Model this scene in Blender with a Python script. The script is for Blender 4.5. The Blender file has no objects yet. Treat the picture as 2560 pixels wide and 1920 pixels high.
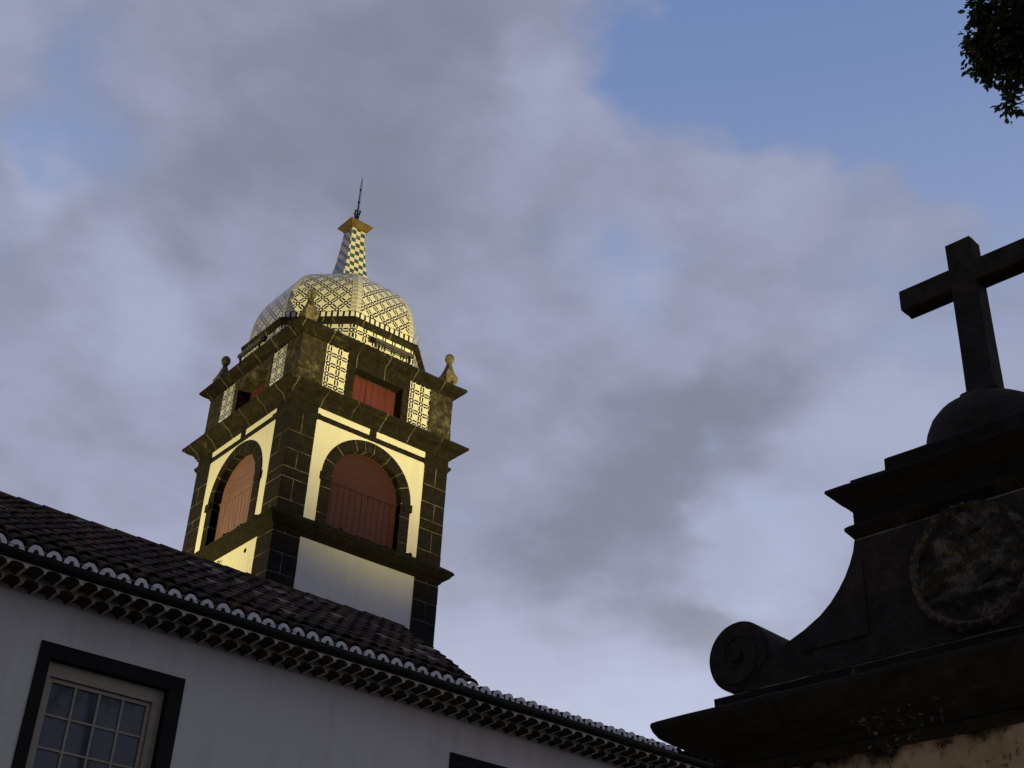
import bpy, bmesh, math, random
from mathutils import Vector, Matrix
random.seed(7)
R_ = math.radians
PI = math.pi
scn = bpy.context.scene
COL = scn.collection
GZ = 1.6                       # height of the lens above the ground; the heights below are counted from the lens

# ------------------------------------------------------------------ camera
cam = bpy.data.cameras.new("camera")
cam.sensor_width = 36.0
cam.lens = 36.0 * 3331.14 / 2560.0
cam.clip_start = 0.1
cam.clip_end = 5000
co = bpy.data.objects.new("camera", cam)
COL.objects.link(co)
co.matrix_world = Matrix(((0.76724086, -0.36359456, -0.52833745, 0.0),
                          (-0.63971841, -0.37496051, -0.67094335, 0.0),
                          (0.04584567, 0.85276234, -0.52028316, GZ),
                          (0, 0, 0, 1)))
scn.camera = co
scn.view_settings.view_transform = 'Standard'
scn.view_settings.look = 'None'
scn.view_settings.exposure = 0.0
scn.view_settings.gamma = 1.0
scn.render.resolution_x = 1024
scn.render.resolution_y = 768
scn.render.engine = 'CYCLES'
scn.cycles.use_denoising = True


# ------------------------------------------------------------------ node helper
class NT:
    def __init__(self, tree):
        self.t = tree
        self.n = tree.nodes
        self.l = tree.links

    def link(self, a, b):
        self.l.new(a, b)

    def new(self, typ, **kw):
        nd = self.n.new(typ)
        for k, v in kw.items():
            setattr(nd, k, v)
        return nd

    def put(self, sock, v):
        if hasattr(v, 'is_output'):
            self.link(v, sock)
        elif v is not None:
            if isinstance(v, (tuple, list)) and len(v) == 3 and sock.type == 'RGBA':
                v = (*v, 1.0)
            sock.default_value = v

    def math(self, op, a, b=None, c=None, clamp=False):
        nd = self.new('ShaderNodeMath', operation=op, use_clamp=clamp)
        self.put(nd.inputs[0], a)
        if b is not None:
            self.put(nd.inputs[1], b)
        if c is not None:
            self.put(nd.inputs[2], c)
        return nd.outputs[0]

    def vmath(self, op, a, b=None, scale=None):
        nd = self.new('ShaderNodeVectorMath', operation=op)
        self.put(nd.inputs[0], a)
        if b is not None:
            self.put(nd.inputs[1], b)
        if scale is not None:
            self.put(nd.inputs['Scale'], scale)
        return nd.outputs['Value'] if op in ('DISTANCE', 'DOT_PRODUCT', 'LENGTH') else nd.outputs[0]

    def ramp(self, v, a, b, lo=0.0, hi=1.0, smooth=True):
        nd = self.new('ShaderNodeMapRange', interpolation_type='SMOOTHSTEP' if smooth else 'LINEAR')
        self.put(nd.inputs['Value'], v)
        self.put(nd.inputs['From Min'], a)
        self.put(nd.inputs['From Max'], b)
        self.put(nd.inputs['To Min'], lo)
        self.put(nd.inputs['To Max'], hi)
        return nd.outputs[0]

    def mix(self, f, a, b, mode='MIX'):
        nd = self.new('ShaderNodeMix', data_type='RGBA', blend_type=mode)
        self.put(nd.inputs[0], f)
        self.put(nd.inputs[6], a)
        self.put(nd.inputs[7], b)
        return nd.outputs[2]

    def noise(self, vec, scale, detail=4.0, rough=0.55, dist=0.0):
        nd = self.new('ShaderNodeTexNoise')
        if vec is not None:
            self.link(vec, nd.inputs['Vector'])
        nd.inputs['Scale'].default_value = scale
        nd.inputs['Detail'].default_value = detail
        nd.inputs['Roughness'].default_value = rough
        nd.inputs['Distortion'].default_value = dist
        return nd.outputs['Fac'], nd.outputs['Color']

    def xyz(self, v):
        nd = self.new('ShaderNodeSeparateXYZ')
        self.link(v, nd.inputs[0])
        return nd.outputs[0], nd.outputs[1], nd.outputs[2]

    def comb(self, x, y, z=0.0):
        nd = self.new('ShaderNodeCombineXYZ')
        self.put(nd.inputs[0], x)
        self.put(nd.inputs[1], y)
        self.put(nd.inputs[2], z)
        return nd.outputs[0]


# ------------------------------------------------------------------ dusk sky with a broken cloud layer
SUN_EL, SUN_AZ = 2.0, 75.0           # the sun is about to set behind the gateway (azimuth clockwise from +Y)
world = bpy.data.worlds.new("World")
scn.world = world
world.use_nodes = True
wn = NT(world.node_tree)
wn.n.clear()
wout = wn.new('ShaderNodeOutputWorld')
wbg = wn.new('ShaderNodeBackground')
wn.link(wbg.outputs[0], wout.inputs[0])
sky = wn.new('ShaderNodeTexSky', sky_type='NISHITA')
sky.sun_disc = False
sky.sun_elevation = R_(SUN_EL)
sky.sun_rotation = R_(SUN_AZ)
sky.air_density = 1.0
sky.dust_density = 0.6
sky.ozone_density = 2.0
WS = 0.1
wbg.inputs['Strength'].default_value = WS


def lin(r, g, b):
    f = lambda c: (c / 255 / 12.92) if c <= 10 else ((c / 255 + 0.055) / 1.055) ** 2.4
    return (f(r), f(g), f(b))


def skycol(r, g, b):                 # colour as seen, divided by the background strength
    return tuple(c / WS for c in lin(r, g, b))


def direction(az, el):
    a, e = R_(az), R_(el)
    return (math.sin(a) * math.cos(e), math.cos(a) * math.cos(e), math.sin(e))


tc = wn.new('ShaderNodeTexCoord')
D = wn.vmath('NORMALIZE', tc.outputs['Generated'])
dx, dy, dz = wn.xyz(D)
zz = wn.math('MAXIMUM', dz, 0.03)
den = wn.math('ADD', zz, 0.18)
plane = wn.comb(wn.math('DIVIDE', dx, den), wn.math('DIVIDE', dy, den), 0.0)   # the cloud deck, seen from below
warpn = wn.noise(plane, 2.2, 5.0, 0.55)[1]
warp = wn.vmath('SUBTRACT', warpn, (0.5, 0.5, 0.5))
warpn2 = wn.noise(plane, 9.0, 4.0, 0.55)[1]
warp2 = wn.vmath('SUBTRACT', warpn2, (0.5, 0.5, 0.5))
DW = wn.vmath('ADD', D, wn.vmath('SCALE', warp, scale=0.22))
DW = wn.vmath('ADD', DW, wn.vmath('SCALE', warp2, scale=0.05))


def blobs(items, base=0.0):
    acc = base
    for az, el, rad, w in items:
        d = wn.vmath('DISTANCE', DW, direction(az, el))
        g = wn.ramp(d, 0.0, 2 * math.sin(R_(rad) / 2), w, 0.0)
        acc = wn.math('ADD', acc, g)
    return acc


COVER = [(44, 46, 5, -0.8), (48, 45.5, 6, -1.0), (54, 45, 7, -1.1), (60, 44.5, 7, -1.1), (65, 43, 7, -1.0), (70, 44, 10, -0.8), (58, 48, 14, -0.5), (43, 41.8, 3, -0.6), (40.5, 46.5, 2.5, -0.4), (63, 38.5, 5, -0.55), (50, 42.5, 3, -0.35),
         (11, 40, 5, -0.42), (12.5, 36.5, 3.5, -0.35), (16, 37.5, 3, -0.3), (22, 37.5, 4, -0.2),
         (42.5, 36.5, 3, -0.3), (44.7, 34, 3.5, -0.3), (47.5, 35.5, 3, -0.2), (57, 33, 5, -0.35), (62, 31, 6, -0.35), (48, 29, 3, -0.25),
         (51, 24.5, 4, -0.45), (53, 22, 3, -0.35), (45, 15, 7, -0.6), (41, 17.5, 4, -0.3), (58, 27, 4, -0.25)]
SHADE = [(49, 31, 4.5, -0.4), (45.5, 30.5, 4.5, -0.32), (42.5, 29.5, 4.5, -0.3), (40.8, 27, 4.5, -0.32), (46, 27, 4, -0.3), (39.5, 24.5, 3.5, -0.3), (53, 32, 4, -0.25),
         (44.6, 22.5, 3.5, -0.4), (48.2, 21.5, 3.5, -0.55), (46.5, 19.5, 3.5, -0.35), (51, 19, 3.5, -0.35),
         (22, 37, 5, -0.4), (25, 43, 7, -0.35), (30, 41, 6, -0.3), (33, 44.5, 5, -0.3), (30, 36.5, 5, -0.15), (26, 30, 5, -0.1),
         (38, 44.5, 2.8, 0.45), (39.5, 42, 2.5, 0.4), (12.7, 35.5, 2.5, 0.6), (10.5, 33, 3, 0.3), (18.5, 32, 4, 0.35), (21, 30, 3, 0.25), (14, 28, 4, 0.1), (35, 32.5, 2.5, 0.4), (36, 30, 2, 0.2),
         (37.5, 19.5, 3.5, 0.5), (39, 16, 5, 0.5), (45, 15, 6, 0.55), (51, 24, 4, 0.5), (47.5, 24.8, 2.5, 0.4), (54, 25, 4, 0.3), (43, 36, 4, 0.3), (45, 33.5, 3.5, 0.3), (56, 29, 5, 0.3), (60, 30, 6, 0.35), (55, 36, 5, 0.2)]
nA = wn.noise(plane, 3.0, 5.0, 0.5, 0.2)[0]
nB = wn.noise(plane, 6.5, 4.5, 0.5, 0.3)[0]
cov = blobs(COVER, 0.79)
cov = wn.math('ADD', cov, wn.math('MULTIPLY', wn.math('SUBTRACT', nA, 0.5), 1.25))
cov = wn.math('ADD', cov, wn.math('MULTIPLY', wn.math('SUBTRACT', nB, 0.5), 0.75))
nC = wn.noise(plane, 17.0, 5.0, 0.55, 0.2)[0]
cov = wn.math('ADD', cov, wn.math('MULTIPLY', wn.math('SUBTRACT', nC, 0.5), 0.3))
density = wn.ramp(cov, 0.05, 0.7)
shade = blobs(SHADE, 0.5)
shade = wn.math('ADD', shade, wn.math('MULTIPLY', wn.math('SUBTRACT', nB, 0.5), 0.7))
shade = wn.math('ADD', shade, wn.math('MULTIPLY', wn.math('SUBTRACT', nA, 0.5), 0.5))
shade = wn.math('ADD', shade, wn.math('MULTIPLY', wn.math('SUBTRACT', nC, 0.5), 0.35))
shade = wn.math('ADD', shade, wn.ramp(dz, 0.25, 0.5, 0.25, 0.0))
shade = wn.ramp(shade, 0.0, 1.0)
# clear air between the clouds: the sky texture, its horizon whitened by the thin veil of the evening
veil = wn.ramp(dz, 0.20, 0.80, 1.0, 0.0)
clear = wn.mix(0.8, sky.outputs[0], wn.mix(veil, skycol(118, 144, 196), skycol(212, 219, 243)))
cloud = wn.mix(shade, skycol(129, 132, 149), skycol(168, 173, 199))
cloud = wn.mix(wn.ramp(dz, 0.24, 0.42, 0.6, 0.0), cloud, skycol(208, 209, 229))
final = wn.mix(wn.math('MULTIPLY', density, 0.93), clear, cloud)
# the evening sky is brightest towards the sunset and dim on the far side
sv = direction(58.0, 0.0)
glow = wn.ramp(wn.vmath('DOT_PRODUCT', D, sv), -0.55, 0.62, 0.33, 1.0)
final = wn.vmath('SCALE', final, scale=glow)
wn.link(final, wbg.inputs['Color'])

sun = bpy.data.lights.new("sun", 'SUN')
sun.energy = 0.04
sun.angle = R_(8)
sun.color = (1.0, 0.8, 0.65)
so = bpy.data.objects.new("sun", sun)
COL.objects.link(so)
sd = Vector(direction(SUN_AZ, SUN_EL))
so.rotation_euler = sd.to_track_quat('Z', 'Y').to_euler()
so.location = (-30, -40, 30)


def floodlight(name, loc, target, power, size, blend, col, rad=0.25):
    l = bpy.data.lights.new(name, 'SPOT')
    l.energy = power
    l.spot_size = R_(size)
    l.spot_blend = blend
    l.color = col
    l.shadow_soft_size = rad
    o = bpy.data.objects.new(name, l)
    COL.objects.link(o)
    o.location = (loc[0], loc[1], loc[2] + GZ)
    d = Vector(target) - Vector(loc)
    o.rotation_euler = d.to_track_quat('-Z', 'Y').to_euler()
    return o


# the lamps that light the tower at dusk
WARM = (1.0, 0.82, 0.27)
floodlight("floodlight", (13.8, -2.5, 4.5), (15.6, 24.0, 20.2), 47000, 33.5, 1.0, WARM)
floodlight("floodlight", (1.5, 30.5, 6.5), (12.5, 26.8, 13.6), 8600, 44, 1.0, WARM)
floodlight("floodlight", (5.6, 3.6, -1.2), (8.2, 4.6, 2.6), 90, 100, 0.8, (1.0, 0.77, 0.45), 0.1)


# ------------------------------------------------------------------ mesh helpers
class MB:
    """collects geometry, then links it as ONE mesh object"""

    def __init__(self, T=None):
        self.v, self.f, self.m, self.uv = [], [], [], []
        self.T = T

    def face(self, pts, mat=0, uv=None):
        b = len(self.v)
        for p in pts:
            self.v.append(self.T(p) if self.T else tuple(p))
        self.f.append(tuple(range(b, b + len(pts))))
        self.m.append(mat)
        self.uv.append(uv)

    def grid(self, rows, mat=0, uvs=None, close=False):
        """rows of points joined as quads that share their vertices"""
        b = len(self.v)
        n = len(rows[0])
        for r in rows:
            for p in r:
                self.v.append(self.T(p) if self.T else tuple(p))
        for i in range(len(rows) - 1):
            for j in range(n if close else n - 1):
                k = (j + 1) % n
                self.f.append((b + i * n + j, b + i * n + k, b + (i + 1) * n + k, b + (i + 1) * n + j))
                self.m.append(mat)
                self.uv.append([uvs[i][j], uvs[i][k], uvs[i + 1][k], uvs[i + 1][j]] if uvs else None)

    def box(self, a, b, mat=0):
        x0, y0, z0 = a
        x1, y1, z1 = b
        P = [(x0, y0, z0), (x1, y0, z0), (x1, y1, z0), (x0, y1, z0), (x0, y0, z1), (x1, y0, z1), (x1, y1, z1), (x0, y1, z1)]
        k = len(self.v)
        for p in P:
            self.v.append(self.T(p) if self.T else p)
        for q in ((0, 3, 2, 1), (4, 5, 6, 7), (0, 1, 5, 4), (1, 2, 6, 5), (2, 3, 7, 6), (3, 0, 4, 7)):
            self.f.append(tuple(k + i for i in q))
            self.m.append(mat)
            self.uv.append(None)

    def sweep(self, corners, prof, mat=0, sub=1, jit=0.0, cap=True):
        """corners(p) -> list of plan corners at projection p; prof = [(p, z), ...]"""
        n = len(corners(0))
        js = [[(random.gauss(0, 1) * jit, random.gauss(0, 1) * jit) for _ in range(n * sub)] for _ in range(1)][0]
        rows = []
        for i, (p, z) in enumerate(prof):
            c = corners(p)
            row = []
            for k in range(n):
                a, b = c[k], c[(k + 1) % n]
                for s in range(sub):
                    t = s / sub
                    q = js[k * sub + s]
                    wob = (0.4 + 0.6 * math.sin(i * 1.7 + k + s * 2.3))
                    row.append((a[0] + (b[0] - a[0]) * t + q[0] * wob, a[1] + (b[1] - a[1]) * t + q[1] * wob, z + q[0] * wob * 0.8))
            rows.append(row)
        self.grid(rows, mat, close=True)
        if cap:
            self.face(list(reversed(rows[0])), mat)
            self.face(rows[-1], mat)

    def lathe(self, cx, cy, prof, seg=16, mat=0, rot=0.0):
        rows = [[(cx + r * math.cos(rot + 2 * PI * k / seg), cy + r * math.sin(rot + 2 * PI * k / seg), z) for k in range(seg)] for r, z in prof]
        self.grid(rows, mat, close=True)
        self.face(list(reversed(rows[0])), mat)
        self.face(rows[-1], mat)

    def tube(self, pts, rad, seg=8, mat=0):
        rows = []
        for i, p in enumerate(pts):
            p = Vector(p)
            a = Vector(pts[max(0, i - 1)])
            b = Vector(pts[min(len(pts) - 1, i + 1)])
            d = (b - a).normalized()
            s = d.cross(Vector((0.3, 0.2, 1)) if abs(d.z) < 0.9 else Vector((1, 0, 0))).normalized()
            t = d.cross(s)
            r = rad[i] if isinstance(rad, (list, tuple)) else rad
            rows.append([tuple(p + (s * math.cos(2 * PI * k / seg) + t * math.sin(2 * PI * k / seg)) * r) for k in range(seg)])
        self.grid(rows, mat, close=True)
        self.face(list(reversed(rows[0])), mat)
        self.face(rows[-1], mat)

    def build(self, name, mats, parent=None, loc=(0, 0, 0), bevel=0.0, smooth=False, recalc=True):
        me = bpy.data.meshes.new(name)
        me.from_pydata(self.v, [], self.f)
        if not isinstance(mats, (list, tuple)):
            mats = [mats]
        for m in mats:
            me.materials.append(m)
        me.polygons.foreach_set('material_index', self.m)
        uvl = me.uv_layers.new(name='UVMap')
        for poly, uv in zip(me.polygons, self.uv):
            n = poly.normal
            ax = max(range(3), key=lambda i: abs(n[i]))
            for k, li in enumerate(poly.loop_indices):
                if uv:
                    uvl.data[li].uv = uv[k]
                else:
                    c = me.vertices[me.loops[li].vertex_index].co
                    uvl.data[li].uv = ((c.y, c.z), (c.x, c.z), (c.x, c.y))[ax]
        if recalc:
            bm = bmesh.new()
            bm.from_mesh(me)
            bmesh.ops.recalc_face_normals(bm, faces=bm.faces)
            bm.to_mesh(me)
            bm.free()
        if smooth:
            me.polygons.foreach_set('use_smooth', [True] * len(me.polygons))
        me.update()
        o = bpy.data.objects.new(name, me)
        COL.objects.link(o)
        o.location = loc
        if parent:
            o.parent = parent
        if bevel:
            b = o.modifiers.new('bevel', 'BEVEL')
            b.width = bevel
            b.segments = 2
            b.limit_method = 'ANGLE'
        return o


def tag(o, label, cat, group=None):
    o['label'] = label
    o['category'] = cat
    if group:
        o['group'] = group
    return o


def thing(name, label, cat, loc=(0, 0, 0), rotz=0.0, group=None):
    o = bpy.data.objects.new(name, None)
    o.empty_display_size = 0.3
    COL.objects.link(o)
    o.location = loc
    o.rotation_euler = (0, 0, rotz)
    return tag(o, label, cat, group)


def square(cx, cy, half):
    return lambda p: [(cx - half - p, cy - half - p), (cx + half + p, cy - half - p), (cx + half + p, cy + half + p), (cx - half - p, cy + half + p)]


def rect(x0, x1, y0, y1):
    return lambda p: [(x0 - p, y0 - p), (x1 + p, y0 - p), (x1 + p, y1 + p), (x0 - p, y1 + p)]


def octagon(cx, cy, ap):
    def f(p):
        r = (ap + p) / math.cos(PI / 8)
        return [(cx + r * math.cos(PI / 8 + k * PI / 4), cy + r * math.sin(PI / 8 + k * PI / 4)) for k in range(8)]
    return f


# ------------------------------------------------------------------ materials
def material(name, rough=0.8, spec=0.3):
    m = bpy.data.materials.new(name)
    m.use_nodes = True
    t = NT(m.node_tree)
    b = m.node_tree.nodes['Principled BSDF']
    b.inputs['Roughness'].default_value = rough
    b.inputs['Specular IOR Level'].default_value = spec
    return m, t, b


def bump(t, b, h, strength, dist):
    nd = t.new('ShaderNodeBump')
    nd.inputs['Strength'].default_value = strength
    nd.inputs['Distance'].default_value = dist
    t.link(h, nd.inputs['Height'])
    t.link(nd.outputs[0], b.inputs['Normal'])


def obj_coord(t):
    return t.new('ShaderNodeTexCoord').outputs['Object']


def stone(name, base, light, lich, moss=0.0, pale=(0.20, 0.18, 0.13), seed=0.0, bstr=0.6, joints=0.0, lime=()):
    """weathered basalt: grey variation, pale lichen patches (lich 0..1), moss (0..1)"""
    m, t, b = material(name, 0.9, 0.15)
    P = t.vmath('ADD', obj_coord(t), (seed, seed * 1.7, seed * 0.6))
    n1 = t.noise(P, 1.7, 6, 0.62)[0]
    n2 = t.noise(P, 6.5, 6, 0.65, 0.4)[0]
    n3 = t.noise(P, 38.0, 3, 0.6)[0]
    c = t.mix(t.ramp(n2, 0.3, 0.7), base, light)
    if lich > 0:
        f = t.math('ADD', t.math('ADD', t.math('MULTIPLY', n1, 0.46), t.math('MULTIPLY', n2, 0.32)), t.math('MULTIPLY', n3, 0.22))
        f = t.ramp(f, 0.62 - 0.2 * lich, 0.74 - 0.2 * lich)
        c = t.mix(t.math('MULTIPLY', f, 0.85), c, pale)
    if moss > 0:
        nm = t.noise(P, 3.1, 7, 0.68, 0.6)[0]
        f = t.ramp(nm, 0.66 - 0.3 * moss, 0.76 - 0.3 * moss)
        c = t.mix(t.math('MULTIPLY', f, 0.9), c, (0.014, 0.0145, 0.006))
    c = t.mix(t.ramp(n3, 0.3, 0.75, 0.0, 0.45), c, (0.012, 0.011, 0.009))
    if joints:
        nx, ny, _ = t.xyz(t.vmath('ABSOLUTE', t.new('ShaderNodeNewGeometry').outputs['True Normal']))
        px, py, _ = t.xyz(P)
        sel = t.math('GREATER_THAN', ny, nx)
        along = t.math('ADD', t.math('MULTIPLY', px, sel), t.math('MULTIPLY', py, t.math('SUBTRACT', 1.0, sel)))
        along = t.math('ADD', along, t.math('MULTIPLY', t.math('SUBTRACT', n2, 0.5), 0.05))
        q = t.math('FRACT', t.math('DIVIDE', along, joints))
        ln = t.math('LESS_THAN', t.math('ABSOLUTE', t.math('SUBTRACT', q, 0.5)), 0.009 / joints)
        ln = t.math('MULTIPLY', ln, t.ramp(n1, 0.35, 0.55, 0.1, 0.6))
        c = t.mix(ln, c, (0.30, 0.27, 0.20))
    if len(lime) and lime[0][1] > 0:
        _, _, pz = t.xyz(obj_coord(t))
        s1 = t.noise(P, 19.0, 5, 0.72)[0]
        px, _, _ = t.xyz(obj_coord(t))
        s2 = t.ramp(t.math('ABSOLUTE', t.math('ADD', px, 0.72)), 0.15, 0.5, 1.0, 0.0)
        spk = t.math('MULTIPLY', t.ramp(t.math('ADD', s1, t.math('MULTIPLY', s2, 0.05)), 0.635, 0.66), t.math('GREATER_THAN', s2, 0.01))
        spk = t.math('MULTIPLY', spk, t.math('LESS_THAN', pz, 3.08 + GZ))
        c = t.mix(t.math('MULTIPLY', spk, 0.75), c, (0.22, 0.19, 0.145))
    for zl, hh in lime:
        px, py, pz = t.xyz(obj_coord(t))
        run = t.noise(t.comb(t.math('MULTIPLY', px, 5.0), 0.0, t.math('MULTIPLY', pz, 0.5)), 1.0, 5, 0.7)[0]
        d = t.math('SUBTRACT', zl + GZ, pz)
        line = t.math('LESS_THAN', t.math('ABSOLUTE', t.math('ADD', d, t.math('MULTIPLY', t.math('SUBTRACT', n2, 0.5), 0.012))), 0.008)
        line = t.math('MULTIPLY', line, t.ramp(n1, 0.40, 0.55, 0.0, 0.8))
        drip = t.math('MULTIPLY', t.math('GREATER_THAN', d, 0.0), t.math('LESS_THAN', d, hh))
        drip = t.math('MULTIPLY', drip, t.math('MULTIPLY', t.ramp(run, 0.63, 0.70), t.ramp(n3, 0.35, 0.55)))
        c = t.mix(t.math('MULTIPLY', t.math('MAXIMUM', line, drip), 0.8), c, (0.34, 0.28, 0.20))
    t.link(c, b.inputs['Base Color'])
    h = t.math('ADD', t.math('MULTIPLY', n2, 0.6), t.math('MULTIPLY', n3, 0.25))
    bump(t, b, h, bstr, 0.03)
    return m


def plaster(name, base, stain, amount, seed=0.0, streak=True):
    m, t, b = material(name, 0.85, 0.2)
    P = t.vmath('ADD', obj_coord(t), (seed, seed, seed))
    x, y, z = t.xyz(P)
    n1 = t.noise(P, 0.8, 6, 0.6)[0]
    S = t.comb(t.math('MULTIPLY', x, 3.0), t.math('MULTIPLY', y, 3.0), t.math('MULTIPLY', z, 0.35))
    n2 = t.noise(S, 1.5, 5, 0.6)[0]
    n3 = t.noise(P, 22.0, 4, 0.6)[0]
    f = t.math('ADD', t.math('MULTIPLY', n1, 0.5), t.math('MULTIPLY', n2 if streak else n3, 0.5))
    c = t.mix(t.math('MULTIPLY', t.ramp(f, 0.45, 0.68), amount), base, stain)
    c = t.mix(t.ramp(n3, 0.62, 0.8, 0.0, amount * 0.6), c, stain)
    t.link(c, b.inputs['Base Color'])
    bump(t, b, t.math('ADD', n3, t.math('MULTIPLY', n1, 1.5)), 0.25, 0.012)
    return m


BLUE = (0.014, 0.017, 0.035)
CREAM = (0.74, 0.72, 0.64)


def azulejo(name, rot45=False, bands=False):
    """glazed tile: cream squares framed by double lines of dark dashes that meet in small rings; UVs are metres"""
    m, t, b = material(name, 0.22, 0.5)
    uv = t.new('ShaderNodeUVMap', uv_map='UVMap').outputs[0]
    u, v, _ = t.xyz(uv)
    if rot45:
        k = 0.70711
        ur = t.math('MULTIPLY', t.math('ADD', u, v), k)
        vr = t.math('MULTIPLY', t.math('SUBTRACT', v, u), k)
    else:
        ur, vr = u, v
    Pd = 0.288

    def cell(w):
        q = t.math('FRACT', t.math('DIVIDE', w, Pd))
        return t.math('ABSOLUTE', t.math('MULTIPLY', t.math('SUBTRACT', q, 0.5), Pd))
    cu, cv = cell(ur), cell(vr)

    def band(w, c, h):
        return t.math('LESS_THAN', t.math('ABSOLUTE', t.math('SUBTRACT', w, c)), h)
    gap = 0.076
    l1 = t.math('MULTIPLY', band(cu, 0.038, 0.0215), t.math('GREATER_THAN', cv, gap))
    l2 = t.math('MULTIPLY', band(cv, 0.038, 0.0215), t.math('GREATER_THAN', cu, gap))
    rr = t.math('MAXIMUM', t.math('MAXIMUM', cu, cv), t.math('MULTIPLY', t.math('ADD', cu, cv), 0.72))
    ring = band(rr, 0.047, 0.020)
    dark = t.math('MAXIMUM', t.math('MAXIMUM', l1, l2), ring)
    # the squares are warmer than the bands between the lines
    insq = t.math('MULTIPLY', t.math('GREATER_THAN', cu, 0.036), t.math('GREATER_THAN', cv, 0.036))
    base = t.mix(insq, (0.80, 0.79, 0.73), (0.78, 0.76, 0.66))
    # each tile of its own: slight change of tone, thin joints
    tx = t.math('FLOOR', t.math('DIVIDE', ur, Pd / 2))
    ty = t.math('FLOOR', t.math('DIVIDE', vr, Pd / 2))
    wn_ = t.new('ShaderNodeTexWhiteNoise', noise_dimensions='2D')
    t.link(t.comb(tx, ty), wn_.inputs['Vector'])
    base = t.mix(t.math('MULTIPLY', wn_.outputs['Value'], 0.16), base, (0.5, 0.47, 0.38))
    c = t.mix(dark, base, BLUE)
    if bands:
        uv2 = t.new('ShaderNodeUVMap', uv_map='Edge').outputs[0]
        e, s, _ = t.xyz(uv2)               # e: distance from the nearer arris, s: run along it
        s = t.math('SUBTRACT', s, 0.080)
        q = t.math('ABSOLUTE', t.math('SUBTRACT', t.math('FRACT', t.math('DIVIDE', s, 0.14)), 0.5))
        q = t.math('MULTIPLY', q, 0.14)
        ce = t.math('SUBTRACT', e, 0.075)
        rad = t.math('SQRT', t.math('ADD', t.math('MULTIPLY', q, q), t.math('MULTIPLY', ce, ce)))
        mot = t.math('MAXIMUM', band(rad, 0.038, 0.007), t.math('LESS_THAN', rad, 0.012))
        mot = t.math('MAXIMUM', mot, band(e, 0.012, 0.005))
        mot = t.math('MAXIMUM', mot, band(e, 0.138, 0.005))
        bc = t.mix(mot, (0.70, 0.69, 0.62), (0.10, 0.11, 0.15))
        c = t.mix(t.math('LESS_THAN', e, 0.145), c, bc)
        # chequered border along the foot of the dome
        kk = t.math('FRACT', t.math('DIVIDE', u, 0.15))
        bw = t.mix(t.math('MULTIPLY', band(kk, 0.5, 0.31), t.math('LESS_THAN', s, 0.062)), BLUE, (0.80, 0.78, 0.70))
        c = t.mix(t.math('LESS_THAN', s, 0.076), c, bw)
    P = obj_coord(t)
    dirt = t.ramp(t.noise(P, 2.6, 6, 0.65)[0], 0.5, 0.75, 0.0, 0.3)
    c = t.mix(dirt, c, (0.33, 0.31, 0.24))
    t.link(c, b.inputs['Base Color'])
    n = t.noise(P, 5.0, 3, 0.5)[0]
    bump(t, b, n, 0.12, 0.02)
    return m


def checker(name):
    m, t, b = material(name, 0.25, 0.5)
    uv = t.new('ShaderNodeUVMap', uv_map='UVMap').outputs[0]
    u, v, _ = t.xyz(uv)
    S = 0.143
    iu = t.math('FLOOR', t.math('DIVIDE', u, S))
    iv = t.math('FLOOR', t.math('DIVIDE', v, S))
    par = t.math('ABSOLUTE', t.math('MODULO', t.math('ADD', iu, iv), 2.0))
    wn_ = t.new('ShaderNodeTexWhiteNoise', noise_dimensions='2D')
    t.link(t.comb(iu, iv), wn_.inputs['Vector'])
    teal = t.mix(wn_.outputs['Value'], (0.022, 0.055, 0.06), (0.06, 0.12, 0.12))
    crm = t.mix(wn_.outputs['Value'], (0.80, 0.77, 0.66), (0.72, 0.66, 0.50))
    c = t.mix(t.math('GREATER_THAN', par, 0.5), crm, teal)
    fu = t.math('ABSOLUTE', t.math('SUBTRACT', t.math('FRACT', t.math('DIVIDE', u, S)), 0.5))
    fv = t.math('ABSOLUTE', t.math('SUBTRACT', t.math('FRACT', t.math('DIVIDE', v, S)), 0.5))
    j = t.math('GREATER_THAN', t.math('MAXIMUM', fu, fv), 0.475)
    c = t.mix(t.math('MULTIPLY', j, 0.6), c, (0.45, 0.43, 0.36))
    n = t.noise(obj_coord(t), 9.0, 5, 0.65)[0]
    c = t.mix(t.ramp(n, 0.56, 0.72, 0.0, 0.5), c, (0.6, 0.57, 0.46))
    t.link(c, b.inputs['Base Color'])
    return m


def painted_wood(name, base, dark, vertical=True, board=0.16):
    m, t, b = material(name, 0.55, 0.3)
    P = obj_coord(t)
    x, y, z = t.xyz(P)
    if vertical:
        S = t.comb(t.math('MULTIPLY', x, 9.0), t.math('MULTIPLY', y, 9.0), t.math('MULTIPLY', z, 0.8))
    else:
        S = t.comb(t.math('MULTIPLY', x, 0.8), t.math('MULTIPLY', y, 0.8), t.math('MULTIPLY', z, 14.0))
    n = t.noise(S, 2.0, 5, 0.6)[0]
    n2 = t.noise(P, 2.0, 4, 0.6)[0]
    c = t.mix(t.ramp(n, 0.4, 0.7), base, dark)
    c = t.mix(t.ramp(n2, 0.5, 0.75, 0.0, 0.4), c, dark)
    t.link(c, b.inputs['Base Color'])
    bump(t, b, n, 0.2, 0.01)
    return m


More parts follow.
